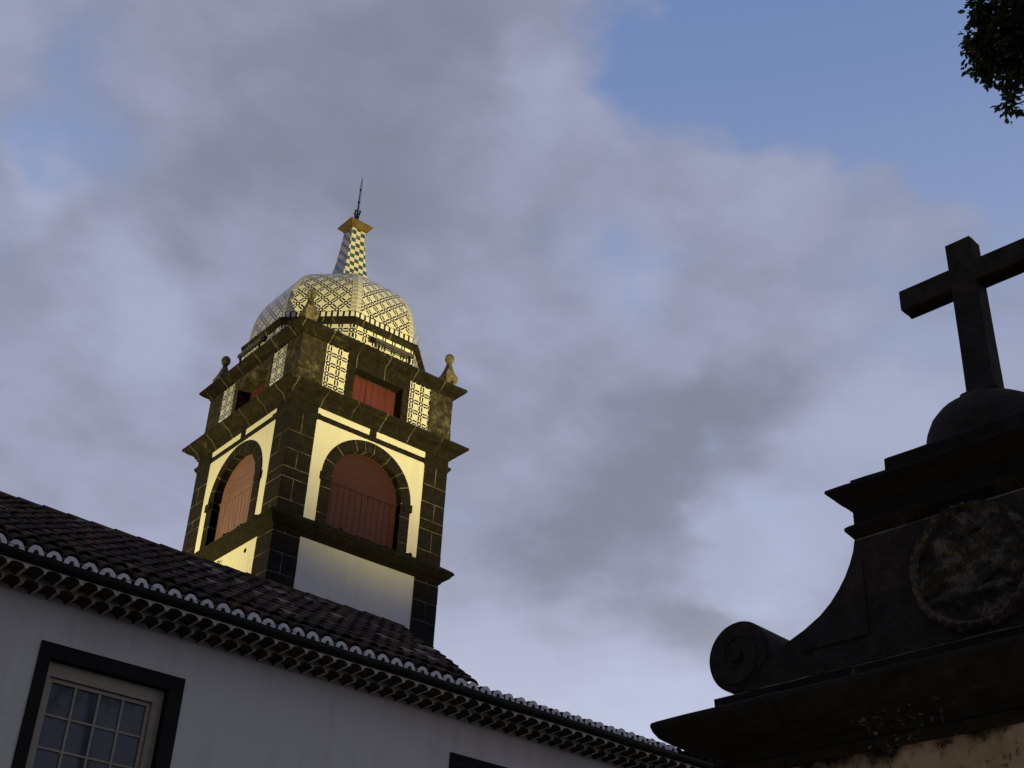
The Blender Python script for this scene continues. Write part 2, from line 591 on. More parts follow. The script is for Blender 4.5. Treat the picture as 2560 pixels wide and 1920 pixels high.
def roof_tile(name):
    m, t, b = material(name, 0.9, 0.12)
    P = obj_coord(t)
    at = t.new('ShaderNodeAttribute', attribute_name='tone', attribute_type='GEOMETRY').outputs['Fac']
    n1 = t.noise(P, 2.2, 6, 0.65)[0]
    n2 = t.noise(P, 14.0, 5, 0.65)[0]
    c = t.mix(at, (0.030, 0.020, 0.017), (0.150, 0.080, 0.060))
    c = t.mix(t.ramp(n1, 0.38, 0.62), c, (0.040, 0.032, 0.026))
    c = t.mix(t.ramp(n2, 0.55, 0.72, 0.0, 0.7), c, (0.11, 0.10, 0.085))
    c = t.mix(t.ramp(n2, 0.28, 0.42, 0.75, 0.0), c, (0.015, 0.013, 0.011))
    c = t.mix(t.ramp(at, 0.93, 0.97), c, (0.24, 0.21, 0.19))
    t.link(c, b.inputs['Base Color'])
    bump(t, b, n2, 0.5, 0.015)
    return m


def plain(name, col, rough=0.6, spec=0.3, metal=0.0, var=0.25, scale=8.0):
    m, t, b = material(name, rough, spec)
    b.inputs['Metallic'].default_value = metal
    n = t.noise(obj_coord(t), scale, 5, 0.6)[0]
    c = t.mix(t.ramp(n, 0.35, 0.7), col, tuple(q * (1 - var) for q in col))
    t.link(c, b.inputs['Base Color'])
    bump(t, b, n, 0.15, 0.006)
    return m


M = {}
M['basalt'] = stone('basalt_block', (0.0105, 0.0088, 0.0085), (0.025, 0.021, 0.020), 0.25, 0.08, (0.078, 0.068, 0.058))
M['cornice'] = stone('basalt_cornice', (0.0095, 0.008, 0.0072), (0.028, 0.0235, 0.0185), 0.35, 0.45, (0.14, 0.12, 0.085), 3.0, joints=0.83)
M['attic'] = stone('lichened_basalt', (0.026, 0.022, 0.016), (0.075, 0.064, 0.045), 0.55, 0.25, (0.25, 0.22, 0.155), 5.0)
M['sill'] = stone('mossy_basalt', (0.010, 0.0085, 0.0075), (0.027, 0.023, 0.018), 0.15, 0.6, (0.17, 0.15, 0.10), 9.0)
M['mortar'] = plain('pale_mortar', (0.25, 0.22, 0.17), 0.9, 0.1, var=0.82, scale=3.2)
M['white'] = plaster('white_limewash', (0.80, 0.79, 0.76), (0.52, 0.49, 0.42), 0.32, 2.0)
M['azulejo'] = azulejo('azulejo_tile')
M['dome'] = azulejo('dome_tile', True, True)
M['checker'] = checker('chequered_tile')
M['shutter'] = painted_wood('oxblood_paint', (0.048, 0.0155, 0.019), (0.034, 0.012, 0.014))  # arch shutter on the yard face: its shade is darkened into the paint
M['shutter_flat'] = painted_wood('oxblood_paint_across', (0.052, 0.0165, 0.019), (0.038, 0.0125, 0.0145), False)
M['bleached'] = painted_wood('bleached_oxblood_paint', (0.230, 0.134, 0.130), (0.160, 0.086, 0.082))  # same paint for the left face, floodlight brightened into the colour
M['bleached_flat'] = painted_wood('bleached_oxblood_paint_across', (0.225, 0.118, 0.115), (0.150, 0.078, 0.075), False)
M['red_paint'] = painted_wood('red_paint', (0.125, 0.031, 0.032), (0.092, 0.024, 0.025))
M['dark'] = plain('dark_interior', (0.012, 0.011, 0.010), 0.9, 0.05)
M['iron'] = plain('black_iron', (0.012, 0.012, 0.013), 0.5, 0.4, 0.6)
M['cap'] = stone('ochre_stone', (0.13, 0.09, 0.037), (0.21, 0.145, 0.065), 0.0, 0.0, seed=1.0, bstr=0.3)
M['pin'] = stone('pinnacle_stone', (0.11, 0.095, 0.06), (0.26, 0.22, 0.15), 0.6, 0.45, (0.42, 0.37, 0.25), 4.0)

# ------------------------------------------------------------------ church tower
X0, Y0, W = 12.492, 24.0, 4.524
C2 = W / 2
tower = thing('church_tower', 'square church tower of dark stone and white panels with a patterned tile dome', 'tower', (X0, Y0, 0))
TR = lambda p: (p[0], -p[1], p[2] + GZ)          # the face turned to the yard: (along, out, height)
TL = lambda p: (-p[1], p[0], p[2] + GZ)          # the face to the left of the near corner
TZ = lambda p: (p[0], p[1], p[2] + GZ)

# plaster shaft with a field on each face, holes where the belfry arches stand
mb = MB(TZ)
mb.box((0.30, 0.30, -GZ), (W - 0.30, W - 0.30, 15.9))
for T in (TR, TL):
    s = MB(T)
    zc, rm = 13.93, 1.12

    def q(pts):
        s.face(pts)
    o = -0.012
    q([(0.69, o, -1.5), (3.834, o, -1.5), (3.834, o, 12.3), (0.69, o, 12.3)])
    z0, z1 = 12.6, 15.72
    q([(0.69, o, z0), (C2 - rm, o, z0), (C2 - rm, o, zc), (0.69, o, zc)])
    q([(C2 + rm, o, z0), (3.834, o, z0), (3.834, o, zc), (C2 + rm, o, zc)])
    N = 16
    for k in range(N):
        a0, a1 = PI - PI * k / N, PI - PI * (k + 1) / N
        p0 = (C2 + rm * math.cos(a0), zc + rm * math.sin(a0))
        p1 = (C2 + rm * math.cos(a1), zc + rm * math.sin(a1))
        t0 = 0.69 + (3.834 - 0.69) * k / N
        t1 = 0.69 + (3.834 - 0.69) * (k + 1) / N
        q([(p0[0], o, p0[1]), (p1[0], o, p1[1]), (t1, o, z1), (t0, o, z1)])
    q([(0.69, o, zc), (C2 - rm, o, zc), (0.69, o, z1)])
    q([(C2 + rm, o, zc), (3.834, o, zc), (3.834, o, z1)])
    mb.v_off = len(mb.v)
    b0 = len(mb.v)
    mb.v += s.v
    mb.f += [tuple(i + b0 for i in f) for f in s.f]
    mb.m += s.m
    mb.uv += s.uv
mb.box((0.1, W - 0.05, -GZ), (W - 0.1, W, 15.9))
mb.box((W - 0.05, 0.1, -GZ), (W, W - 0.1, 15.9))
mb.build('wall', M['white'], tower, recalc=False)

# corner piers: blocks with real joints over a mortar core
ROWS = [8.0, 8.55, 9.05, 9.6, 10.15, 10.73, 11.227, 11.705, 12.171, 12.62, 12.98, 13.516, 13.774, 14.234, 14.694, 15.30]
for cx, cy, sx, sy in ((0, 0, 1, 1), (W, 0, -1, 1), (0, W, 1, -1)):
    m2 = MB(TZ)
    g = 0.0075
    Q = 0.70

    def bx(a, b, mat=0):
        m2.box((min(a[0], b[0]), min(a[1], b[1]), min(a[2], b[2])), (max(a[0], b[0]), max(a[1], b[1]), max(a[2], b[2])), mat)
    bx((cx + sx * 0.0045, cy + sy * 0.0045, -GZ), (cx + sx * Q, cy + sy * Q, 15.6), 1)
    bx((cx, cy, -GZ), (cx + sx * Q, cy + sy * Q, 7.99))
    for i in range(len(ROWS) - 1):
        za, zb = ROWS[i] + g, ROWS[i + 1] - g
        j = 0.29 + 0.05 * random.random()
        pr = random.uniform(-0.003, 0.003)
        e = Q + random.uniform(-0.012, 0.006)
        if i in (3, 5, 7, 9, 13) or (sx * sy < 0 and i in (11,)):
            # long block along x, the other face jointed
            bx((cx - sx * pr, cy - sy * pr, za), (cx + sx * e, cy + sy * j, zb))
            bx((cx - sx * pr, cy + sy * (j + 2 * g), za), (cx + sx * 0.3, cy + sy * e, zb))
        elif i in (1, 2, 4, 6, 8, 10, 12, 14):
            bx((cx - sx * pr, cy - sy * pr, za), (cx + sx * j, cy + sy * e, zb))
            bx((cx + sx * (j + 2 * g), cy - sy * pr, za), (cx + sx * e, cy + sy * 0.3, zb))
        else:
            bx((cx - sx * pr, cy - sy * pr, za), (cx + sx * e, cy + sy * e, zb))
    m2.build('quoin', [M['basalt'], M['mortar']], tower, bevel=0.004)

sq = square(C2, C2, C2)
mb = MB(TZ)
mb.sweep(sq, [(0.0, 12.235), (0.03, 12.25), (0.05, 12.30), (0.12, 12.345), (0.19, 12.40), (0.22, 12.46), (0.253, 12.475), (0.258, 12.525), (0.22, 12.57), (0.10, 12.65), (0.02, 12.70)], sub=14, jit=0.006)
# lumps of moss and grit along the top of the sill
for k in range(46):
    a = random.uniform(0.6, W - 0.6)
    r = random.uniform(0.025, 0.06)
    for T in (TR, TL):
        if random.random() < 0.6:
            c = T((a + random.uniform(-0.3, 0.3), random.uniform(0.02, 0.14), 12.64 + random.uniform(-0.01, 0.03)))
            mb.lathe(c[0], c[1], [(r * 0.2, c[2] - GZ - r * 0.8), (r, c[2] - GZ - r * 0.2), (r * 0.8, c[2] - GZ + r * 0.5), (r * 0.2, c[2] - GZ + r * 0.8)], 7)
mb.build('sill_cornice', M['sill'], tower)

mb = MB(TZ)
mb.sweep(sq, [(0.0, 15.235), (0.012, 15.24), (0.014, 15.36), (0.0, 15.37)], sub=6, jit=0.002)
for cx, cy in ((0.35, 0.35), (W - 0.35, 0.35), (0.35, W - 0.35)):
    mb.sweep(square(cx, cy, 0.352), [(0.0, 15.20), (0.02, 15.245), (0.045, 15.27), (0.06, 15.30), (0.06, 15.345), (0.02, 15.375), (0.0, 15.38)], sub=3, jit=0.003)
    mb.sweep(square(cx, cy, 0.350), [(0.004, 15.375), (0.004, 15.58)], cap=False)
for T in (TR, TL):
    s = MB(T)
    s.box((2.165, -0.05, 15.36), (2.352, 0.016, 15.58))
    b0 = len(mb.v)
    mb.v += s.v
    mb.f += [tuple(i + b0 for i in f) for f in s.f]
    mb.m += s.m
    mb.uv += s.uv
mb.build('string_course', M['basalt'], tower, bevel=0.004)

mb = MB(TZ)
mb.sweep(sq, [(0.0, 15.545), (0.035, 15.555), (0.05, 15.60), (0.09, 15.63), (0.11, 15.69), (0.17, 15.735), (0.26, 15.775), (0.31, 15.82), (0.352, 15.85), (0.362, 15.90), (0.33, 15.925), (0.12, 16.02), (0.0, 16.04)], sub=16, jit=0.006)
mb.build('main_cornice', M['cornice'], tower)

# belfry arches
for T, name in ((TR, 'r'), (TL, 'l')):
    mb = MB(T)
    ri, ro, zc, dep = 0.972, 1.255, 13.93, 0.24
    path_i, path_o = [], []
    N = 40
    path_i.append((C2 - ri, 12.62)); path_o.append((C2 - ro, 12.62))
    for z in (12.95, 13.3, 13.6, 13.775):
        path_i.append((C2 - ri, z)); path_o.append((C2 - ro, z))
    for k in range(N + 1):
        a = PI - PI * k / N
        path_i.append((C2 + ri * math.cos(a), zc + ri * math.sin(a)))
        path_o.append((C2 + ro * math.cos(a), zc + ro * math.sin(a)))
    for z in (13.775, 13.6, 13.3, 12.95, 12.62):
        path_i.append((C2 + ri, z)); path_o.append((C2 + ro, z))
    # mortar bed just behind the stones
    mb.grid([[(x, 0.0105, z) for x, z in path_o], [(x, 0.0105, z) for x, z in path_i], [(x, -dep, z) for x, z in path_i]], 1)

    def seg_len(i):
        return math.hypot(path_o[i + 1][0] - path_o[i][0], path_o[i + 1][1] - path_o[i][1])
    # stones: cut the ring into voussoirs with joints between them
    cuts = [0, 1, 3, 5, 9, 14, 20, 23, 26, 31, 36, 40, 45, 47, 49, len(path_i) - 1] if name == 'r' else [0, 2, 4, 5, 10, 15, 21, 25, 28, 33, 37, 41, 45, 46, 48, len(path_i) - 1]
    for a, b in zip(cuts[:-1], cuts[1:]):
        jo = random.uniform(0.013, 0.017)
        ii = [list(path_i[k]) for k in range(a, b + 1)]
        oo = [list(path_o[k]) for k in range(a, b + 1)]
        for P in (ii, oo):                       # pull both ends in by half a joint
            if len(P) > 1:
                for e, n_ in ((0, 1), (-1, -2)):
                    dxx, dzz = P[n_][0] - P[e][0], P[n_][1] - P[e][1]
                    L = max(1e-6, math.hypot(dxx, dzz))
                    P[e][0] += dxx / L * 0.010
                    P[e][1] += dzz / L * 0.010
        f = jo
        rows = [[(x, -0.02, z) for x, z in oo], [(x, f, z) for x, z in oo], [(x, f, z) for x, z in ii], [(x, -dep + 0.004, z) for x, z in ii]]
        mb.grid(rows, 0)
        for e in (0, -1):
            mb.face([r[e] for r in rows], 0)
    # impost blocks
    for sgn in (-1, 1):
        xa, xb = C2 + sgn * (ro + 0.035), C2 + sgn * (ri + 0.06)
        mb.box((min(xa, xb), -0.02, 13.77), (max(xa, xb), 0.052, 13.96), 0)
    mb.build('arch_surround', [M['basalt'], M['mortar']], tower, bevel=0.004, recalc=True)
    # shutters: two leaves of upright boards, a rail, a boarded tympanum
    y0 = -0.175
    mb = MB(T)
    xs = [C2 - 0.985]
    widths = [0.16, 0.155, 0.17, 0.15, 0.175, 0.165]
    tot = sum(widths)
    x = C2 - 0.985
    for leaf in range(2):
        for wd in widths:
            w_ = wd / tot * 0.983
            mb.box((x + 0.004, y0 - 0.03 + random.uniform(-0.003, 0.003), 12.55), (x + w_ - 0.004, y0, 13.90), 0)
            x += w_
        x += 0.004
    mb.box((C2 - 0.985, y0 - 0.05, 12.5), (C2 + 0.985, y0 - 0.02, 13.9), 2)
    mb.box((C2 - 0.985, y0 - 0.03, 13.885), (C2 + 0.985, y0 + 0.03, 13.945), 0)
    fr = []
    for k in range(25):
        a = PI * k / 24
        fr.append((C2 + 0.985 * math.cos(a), y0 - 0.004, 13.93 + 0.985 * math.sin(a)))
    mb.face(fr, 1)
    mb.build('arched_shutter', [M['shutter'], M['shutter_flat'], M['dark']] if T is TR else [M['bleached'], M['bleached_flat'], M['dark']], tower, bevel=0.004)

# attic storey: corner blocks, tile panels, windows
for cx, cy, sx, sy in ((0, 0, 1, 1), (W, 0, -1, 1), (0, W, 1, -1), (W, W, -1, -1)):
    mb = MB(TZ)
    zs = [15.98, 16.42, 16.86, 17.36]
    for i in range(3):
        d = random.uniform(-0.004, 0.006)
        j = 0.70 + random.uniform(-0.01, 0.01)
        mb.box((min(cx - sx * d, cx + sx * j), min(cy - sy * d, cy + sy * j), zs[i] + 0.003), (max(cx - sx * d, cx + sx * j), max(cy - sy * d, cy + sy * j), zs[i + 1] - 0.0005))
    mb.build('attic_pier', M['attic'], tower, bevel=0.012)
mb = MB(TZ)
mb.box((0.72, W - 0.25, 15.98), (W - 0.72, W - 0.02, 17.36))
mb.build('attic_wall', M['attic'], tower, bevel=0.012)
mb = MB(TZ)
mb.box((W - 0.25, 0.72, 15.98), (W - 0.02, W - 0.72, 17.36))
mb.build('attic_wall', M['attic'], tower, bevel=0.012)
for T in (TR, TL):
    for a, b in ((0.703, 1.32), (3.178, 3.821)):
        mb = MB(T)
        mb.box((a, -0.25, 15.99), (b, -0.006, 17.36))
        for k in range(len(mb.uv)):
            f = mb.f[k]
        o = mb.build('tile_panel', M['azulejo'], tower)
        # lay the pattern so that a band runs down each panel
        uvl = o.data.uv_layers['UVMap'].data
        for d in uvl:
            d.uv = (d.uv[0] - a + 0.06, d.uv[1] - GZ + 0.05)
    mb = MB(T)
    mb.box((1.32, -0.40, 15.99), (1.553, 0.004, 17.0))
    mb.box((2.972, -0.40, 15.99), (3.178, 0.004, 17.0))
    mb.box((1.32, -0.40, 17.004), (3.178, 0.006, 17.37))
    fr = mb.build('window', M['attic'] if T is TL else M['cornice'], tower, bevel=0.01)
    mb = MB(T)
    if T is TR:
        edges = [1.556, 1.74, 1.95, 2.098, 2.104, 2.28, 2.50, 2.69, 2.97]
        boards = [(edges[i], edges[i + 1]) for i in range(len(edges) - 1) if edges[i + 1] - edges[i] > 0.02]
    else:
        boards = [(1.556, 1.74), (1.74, 1.92), (1.92, 2.10), (2.10, 2.258), (2.266, 2.44), (2.44, 2.62), (2.62, 2.80), (2.80, 2.97)]
    for a, b in boards:
        mb.box((a + 0.003, -0.37, 15.99), (b - 0.003, -0.315 + random.uniform(-0.004, 0.004), 17.0), 0)
    mb.build('shutter', [M['red_paint']], fr, bevel=0.004)
    mb = MB(T)
    mb.box((1.4, -0.62, 15.99), (3.1, -0.60, 17.05), 0)
    mb.build('dark_recess', M['dark'], fr)

mb = MB(TZ)
mb.sweep(sq, [(0.0, 17.34), (0.02, 17.35), (0.03, 17.39), (0.10, 17.43), (0.16, 17.47), (0.20, 17.51), (0.238, 17.53), (0.246, 17.585), (0.22, 17.615), (0.1, 17.66), (-0.25, 17.69)], sub=16, jit=0.006)
mb.build('top_cornice', M['cornice'], tower)

# drum and dome
DX, DY = 2.262, 2.19
oc = octagon(DX, DY, 2.205)
mb = MB(TZ)
c0 = oc(0)
for k in range(8):
    a, b = c0[k], c0[(k + 1) % 8]
    L = math.hypot(b[0] - a[0], b[1] - a[1])
    mb.face([(a[0], a[1], 17.6), (b[0], b[1], 17.6), (b[0], b[1], 18.22), (a[0], a[1], 18.22)], 0,
            [(-L / 2 + 0.144, 0.02), (L / 2 + 0.144, 0.02), (L / 2 + 0.144, 0.64), (-L / 2 + 0.144, 0.64)])
mb.build('drum', M['azulejo'], tower)
mb = MB(TZ)
mb.sweep(octagon(DX, DY, 2.21), [(0.0, 18.185), (0.03, 18.19), (0.045, 18.22), (0.08, 18.25), (0.09, 18.30), (0.10, 18.305), (0.10, 18.345), (0.06, 18.37), (-0.05, 18.45), (-0.12, 18.48)], sub=6, jit=0.005)
mb.build('drum_cornice', M['cornice'], tower)

mb = MB(TZ)
zb, H, n_, m_ = 18.46, 2.24, 2.4, 2.4
NV, NU = 30, 8
prof = []
for i in range(NV + 1):
    t_ = math.sin(i / NV * PI / 2)
    prof.append((2.155 * max(0.0, 1 - t_ ** n_) ** (1 / m_) if i < NV else 0.20, zb + H * t_))
prof = [(max(a, 0.20), z) for a, z in prof]
arc = [0.0]
for i in range(NV):
    arc.append(arc[-1] + math.hypot(prof[i + 1][0] - prof[i][0], prof[i + 1][1] - prof[i][1]))
edge_uv = []
for k in range(8):
    rows, uvs = [], []
    for i, (a, z) in enumerate(prof):
        r = a / math.cos(PI / 8)
        A = (DX + r * math.cos(PI / 8 + k * PI / 4), DY + r * math.sin(PI / 8 + k * PI / 4))
        B = (DX + r * math.cos(PI / 8 + (k + 1) * PI / 4), DY + r * math.sin(PI / 8 + (k + 1) * PI / 4))
        L = math.hypot(B[0] - A[0], B[1] - A[1])
        rows.append([(A[0] + (B[0] - A[0]) * j / NU, A[1] + (B[1] - A[1]) * j / NU, z) for j in range(NU + 1)])
        uvs.append([(L * (j / NU - 0.5), arc[i]) for j in range(NU + 1)])
    st = len(mb.f)
    mb.grid(rows, 0, uvs)
    for i in range(NV):
        for j in range(NU):
            def ed(ii, jj):
                r = prof[ii][0] / math.cos(PI / 8)
                L = 2 * prof[ii][0] * math.tan(PI / 8)
                return (min(jj, NU - jj) / NU * L, arc[ii])
            edge_uv.append([ed(i, j), ed(i, j + 1), ed(i + 1, j + 1), ed(i + 1, j)])
dome = mb.build('dome', M['dome'], tower, recalc=False)
e2 = dome.data.uv_layers.new(name='Edge')
for poly, uv in zip(dome.data.polygons, edge_uv):
    for k, li in enumerate(poly.loop_indices):
        e2.data[li].uv = uv[k]

# spire, its cap and the iron finial
mb = MB(TZ)
prof = [(0.52, 20.55), (0.47, 20.72), (0.42, 20.92), (0.385, 21.10), (0.345, 21.32), (0.30, 21.62), (0.268, 21.95), (0.24, 22.30), (0.220, 22.60), (0.212, 22.78)]
arc = [0.0]
for i in range(len(prof) - 1):
    arc.append(arc[-1] + math.hypot(prof[i + 1][0] - prof[i][0], prof[i + 1][1] - prof[i][1]))
for k in range(4):
    rows, uvs = [], []
    for i, (a, z) in enumerate(prof):
        A = (DX + a * math.sqrt(2) * math.cos(PI / 4 + k * PI / 2), DY + a * math.sqrt(2) * math.sin(PI / 4 + k * PI / 2))
        B = (DX + a * math.sqrt(2) * math.cos(PI / 4 + (k + 1) * PI / 2), DY + a * math.sqrt(2) * math.sin(PI / 4 + (k + 1) * PI / 2))
        rows.append([(A[0] + (B[0] - A[0]) * j / 4, A[1] + (B[1] - A[1]) * j / 4, z) for j in range(5)])
        uvs.append([(2 * a * (j / 4 - 0.5) + 0.0715, arc[i]) for j in range(5)])
    mb.grid(rows, 0, uvs)
mb.build('spire', M['checker'], tower, recalc=False)
mb = MB(TZ)
mb.sweep(square(DX, DY, 0.212), [(-0.01, 22.73), (0.012, 22.735), (0.03, 22.78), (0.115, 22.87), (0.145, 22.90), (0.145, 22.935), (0.12, 22.945), (-0.1, 23.03), (-0.19, 23.06)], sub=2)
mb.build('spire_cap', M['cap'], tower, bevel=0.004)
mb = MB(TZ)
mb.lathe(DX, DY, [(0.075, 23.03), (0.07, 23.10), (0.045, 23.2), (0.055, 23.30), (0.03, 23.36), (0.022, 23.60), (0.018, 23.82), (0.036, 23.83), (0.036, 23.86), (0.017, 23.87), (0.015, 24.27), (0.032, 24.28), (0.032, 24.305), (0.014, 24.315), (0.010, 24.60), (0.002, 24.80)], 10)
for k in range(4):
    a = k * PI / 2 + 0.4
    c, s_ = math.cos(a), math.sin(a)
    mb.tube([(DX + c * 0.03, DY + s_ * 0.03, 23.22), (DX + c * 0.075, DY + s_ * 0.075, 23.33), (DX + c * 0.09, DY + s_ * 0.09, 23.44)], 0.014, 6)
    mb.lathe(DX + c * 0.09, DY + s_ * 0.09, [(0.01, 23.44), (0.034, 23.465), (0.036, 23.49), (0.01, 23.52)], 8)
mb.tube([(DX + 0.16, DY - 0.10, 22.99), (DX + 0.05, DY - 0.03, 23.22), (DX + 0.028, DY - 0.02, 23.6), (DX + 0.03, DY - 0.02, 24.5), (DX + 0.012, DY - 0.01, 24.72)], 0.005, 5)
mb.build('finial', M['iron'], tower)

# pinnacles on the corners of the attic
for cx, cy in ((0.17, 0.17), (W - 0.10, 0.17), (0.17, W - 0.12), (W - 0.12, W - 0.12)):
    mb = MB(TZ)
    mb.sweep(square(cx, cy, 0.155), [(0.0, 17.62), (0.0, 17.84), (0.012, 17.86), (0.03, 18.02), (-0.02, 18.12), (-0.06, 18.24), (-0.105, 18.42), (-0.115, 18.48)], sub=4, jit=0.006)
    mb.lathe(cx, cy, [(0.03, 18.455), (0.075, 18.475), (0.105, 18.52), (0.122, 18.585), (0.115, 18.65), (0.09, 18.70), (0.05, 18.735), (0.01, 18.75)], 16)
    mb.build('pinnacle', M['pin'], tower, smooth=False)

# iron ring on the lower plaster field and the hole of a putlog
mb = MB(TL)
ring = [(2.34 + 0.05 * math.cos(a), 0.03, 12.06 + 0.07 * math.sin(a)) for a in [2 * PI * k / 14 for k in range(15)]]
mb.tube(ring, 0.012, 6)
mb.build('iron_ring', M['iron'], tower)
mb = MB(TL)
for k in range(1):
    pts = [(1.172 + 0.045 * math.cos(2 * PI * k / 12), 0.001, 12.035 + 0.05 * math.sin(2 * PI * k / 12)) for k in range(12)]
    mb.grid([[(1.172 + (p[0] - 1.172) * 1.15, -0.010, 12.035 + (p[2] - 12.035) * 1.15) for p in pts], pts, [(1.172 + (p[0] - 1.172) * 0.6, -0.008, 12.035 + (p[2] - 12.035) * 0.6) for p in pts]], 0, close=True)
    mb.face([(1.172 + (p[0] - 1.172) * 0.6, -0.008, 12.035 + (p[2] - 12.035) * 0.6) for p in pts])
mb.build('drain_pipe_mouth', M['dark'], tower)

# strip lamps lying on the top cornice under the dome
M['lamp'] = plain('grey_aluminium', (0.10, 0.10, 0.095), 0.5, 0.4, 0.3)


def strip_lamp(label, T, a, b, out):
    o = thing('strip_lamp', label, 'lamp', tuple(Vector((X0, Y0, 0)) + Vector(T(((a + b) / 2, out, 17.80)))), 0.0, 'strip lamps under the dome')
    off = Vector(T(((a + b) / 2, out, 17.80)))
    L = lambda p: tuple(Vector(T(p)) - off)
    mb = MB(L)
    mb.box((a, out - 0.05, 17.885), (b, out + 0.05, 17.975))
    mb.build('housing', M['lamp'], o, bevel=0.012)
    for x in (a + 0.12, b - 0.12):
        mb = MB(L)
        mb.box((x - 0.02, out - 0.02, 17.60), (x + 0.02, out + 0.02, 17.885))
        mb.build('bracket', M['iron'], o)
    mb = MB(L)
    mb.box((a - 0.14, out - 0.05, 17.83), (a - 0.02, out + 0.04, 17.95))
    mb.tube([(a - 0.03, out + 0.03, 17.84), (a + 0.2, out + 0.05, 17.80), (a + 0.5, out + 0.04, 17.79), (a + 0.8, out + 0.05, 17.78), (b - 0.1, out + 0.03, 17.80)], 0.014, 6)
    mb.build('junction_box', M['iron'], o)
    l = bpy.data.lights.new('light_tube', 'AREA')          # the tube inside shines up at the dome
    l.shape = 'RECTANGLE'
    l.size, l.size_y = (b - a) * 0.9, 0.07
    l.energy = 1.6
    l.color = WARM
    lo_ = bpy.data.objects.new('light_tube', l)
    COL.objects.link(lo_)
    lo_.parent = o
    p0, p1, px = Vector(L(((a + b) / 2, out, 17.995))), Vector(L(((a + b) / 2, out - 0.45, 18.9))), Vector(L((b, out, 17.995)))
    lo_.location = p0
    z_ = (p0 - p1).normalized()
    x_ = (px - p0).normalized()
    lo_.rotation_euler = Matrix((x_, z_.cross(x_), z_)).transposed().to_euler()
    return o


strip_lamp('grey strip lamp below the dome, on the tower side that faces the stone cross', TR, 1.93, 3.09, 0.14)
strip_lamp('grey strip lamp below the dome, on the tower side facing away from the cross', TL, 1.80, 2.98, 0.14)

# ------------------------------------------------------------------ house with the tiled roof
M['house_wall'] = plaster('house_limewash', (0.80, 0.76, 0.71), (0.56, 0.51, 0.44), 0.55, 6.0)
M['tile'] = roof_tile('roof_tile')
M['eave_white'] = plaster('eave_whitewash', (0.78, 0.77, 0.77), (0.60, 0.58, 0.56), 0.3, 11.0)
M['eave_cream'] = plaster('eave_mortar', (0.56, 0.50, 0.42), (0.34, 0.29, 0.23), 0.6, 12.0, False)
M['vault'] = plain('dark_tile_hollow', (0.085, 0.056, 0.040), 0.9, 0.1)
M['gutter'] = plain('black_gutter', (0.010, 0.0085, 0.008), 0.5, 0.25)
M['surround'] = plain('dark_window_stone', (0.024, 0.022, 0.021), 0.85, 0.15)
M['sash'] = plain('cream_paint', (0.44, 0.375, 0.285), 0.5, 0.3, 0, 0.12)
gm, gt, gb = material('window_glass', 0.04, 0.5)
gb.inputs['Base Color'].default_value = (0.072, 0.082, 0.102, 1)
bump(gt, gb, gt.noise(obj_coord(gt), 1.6, 2, 0.5)[0], 0.02, 0.05)
M['glass'] = gm

house = thing('tiled_house', 'long white house with brown tile roof and white scalloped eaves in front of the tower', 'house', (0, 0, 0))
YE, YW, ZE = 14.40, 15.0, 6.09          # tile ends, wall plane, roof plane at the tile ends
XA, XB = -3.0, 16.35
SL = 0.578                              # pitch of the main roof
YR = 18.0
TP = 0.2203
wins = [(5.07, 6.93), (11.06, 12.92)]
ZW0, ZW1 = 2.35, 5.27                   # outer top and bottom of the window stones
mb = MB(TZ)
holes = [(a + 0.05, b - 0.05) for a, b in wins]
xs = [XA] + [v for h in holes for v in h] + [XB]
ztop = 5.86
for i in range(len(xs) - 1):
    a, b = xs[i], xs[i + 1]
    if i % 2 == 0:
        mb.face([(a, YW, -GZ), (b, YW, -GZ), (b, YW, ztop), (a, YW, ztop)])
    else:
        mb.face([(a, YW, -GZ), (b, YW, -GZ), (b, YW, ZW0 + 0.05), (a, YW, ZW0 + 0.05)])
        mb.face([(a, YW, ZW1 - 0.05), (b, YW, ZW1 - 0.05), (b, YW, ztop), (a, YW, ztop)])
mb.face([(XB, YW, -GZ), (XB, 21.0, -GZ), (XB, 21.0, ztop), (XB, YW, ztop)])
mb.face([(XA, YW, -GZ), (XA, 21.0, -GZ), (XA, 21.0, ztop), (XA, YW, ztop)])
mb.face([(XA, 21.0, -GZ), (XB, 21.0, -GZ), (XB, 21.0, ztop), (XA, 21.0, ztop)])
mb.build('wall', M['house_wall'], house, recalc=False)

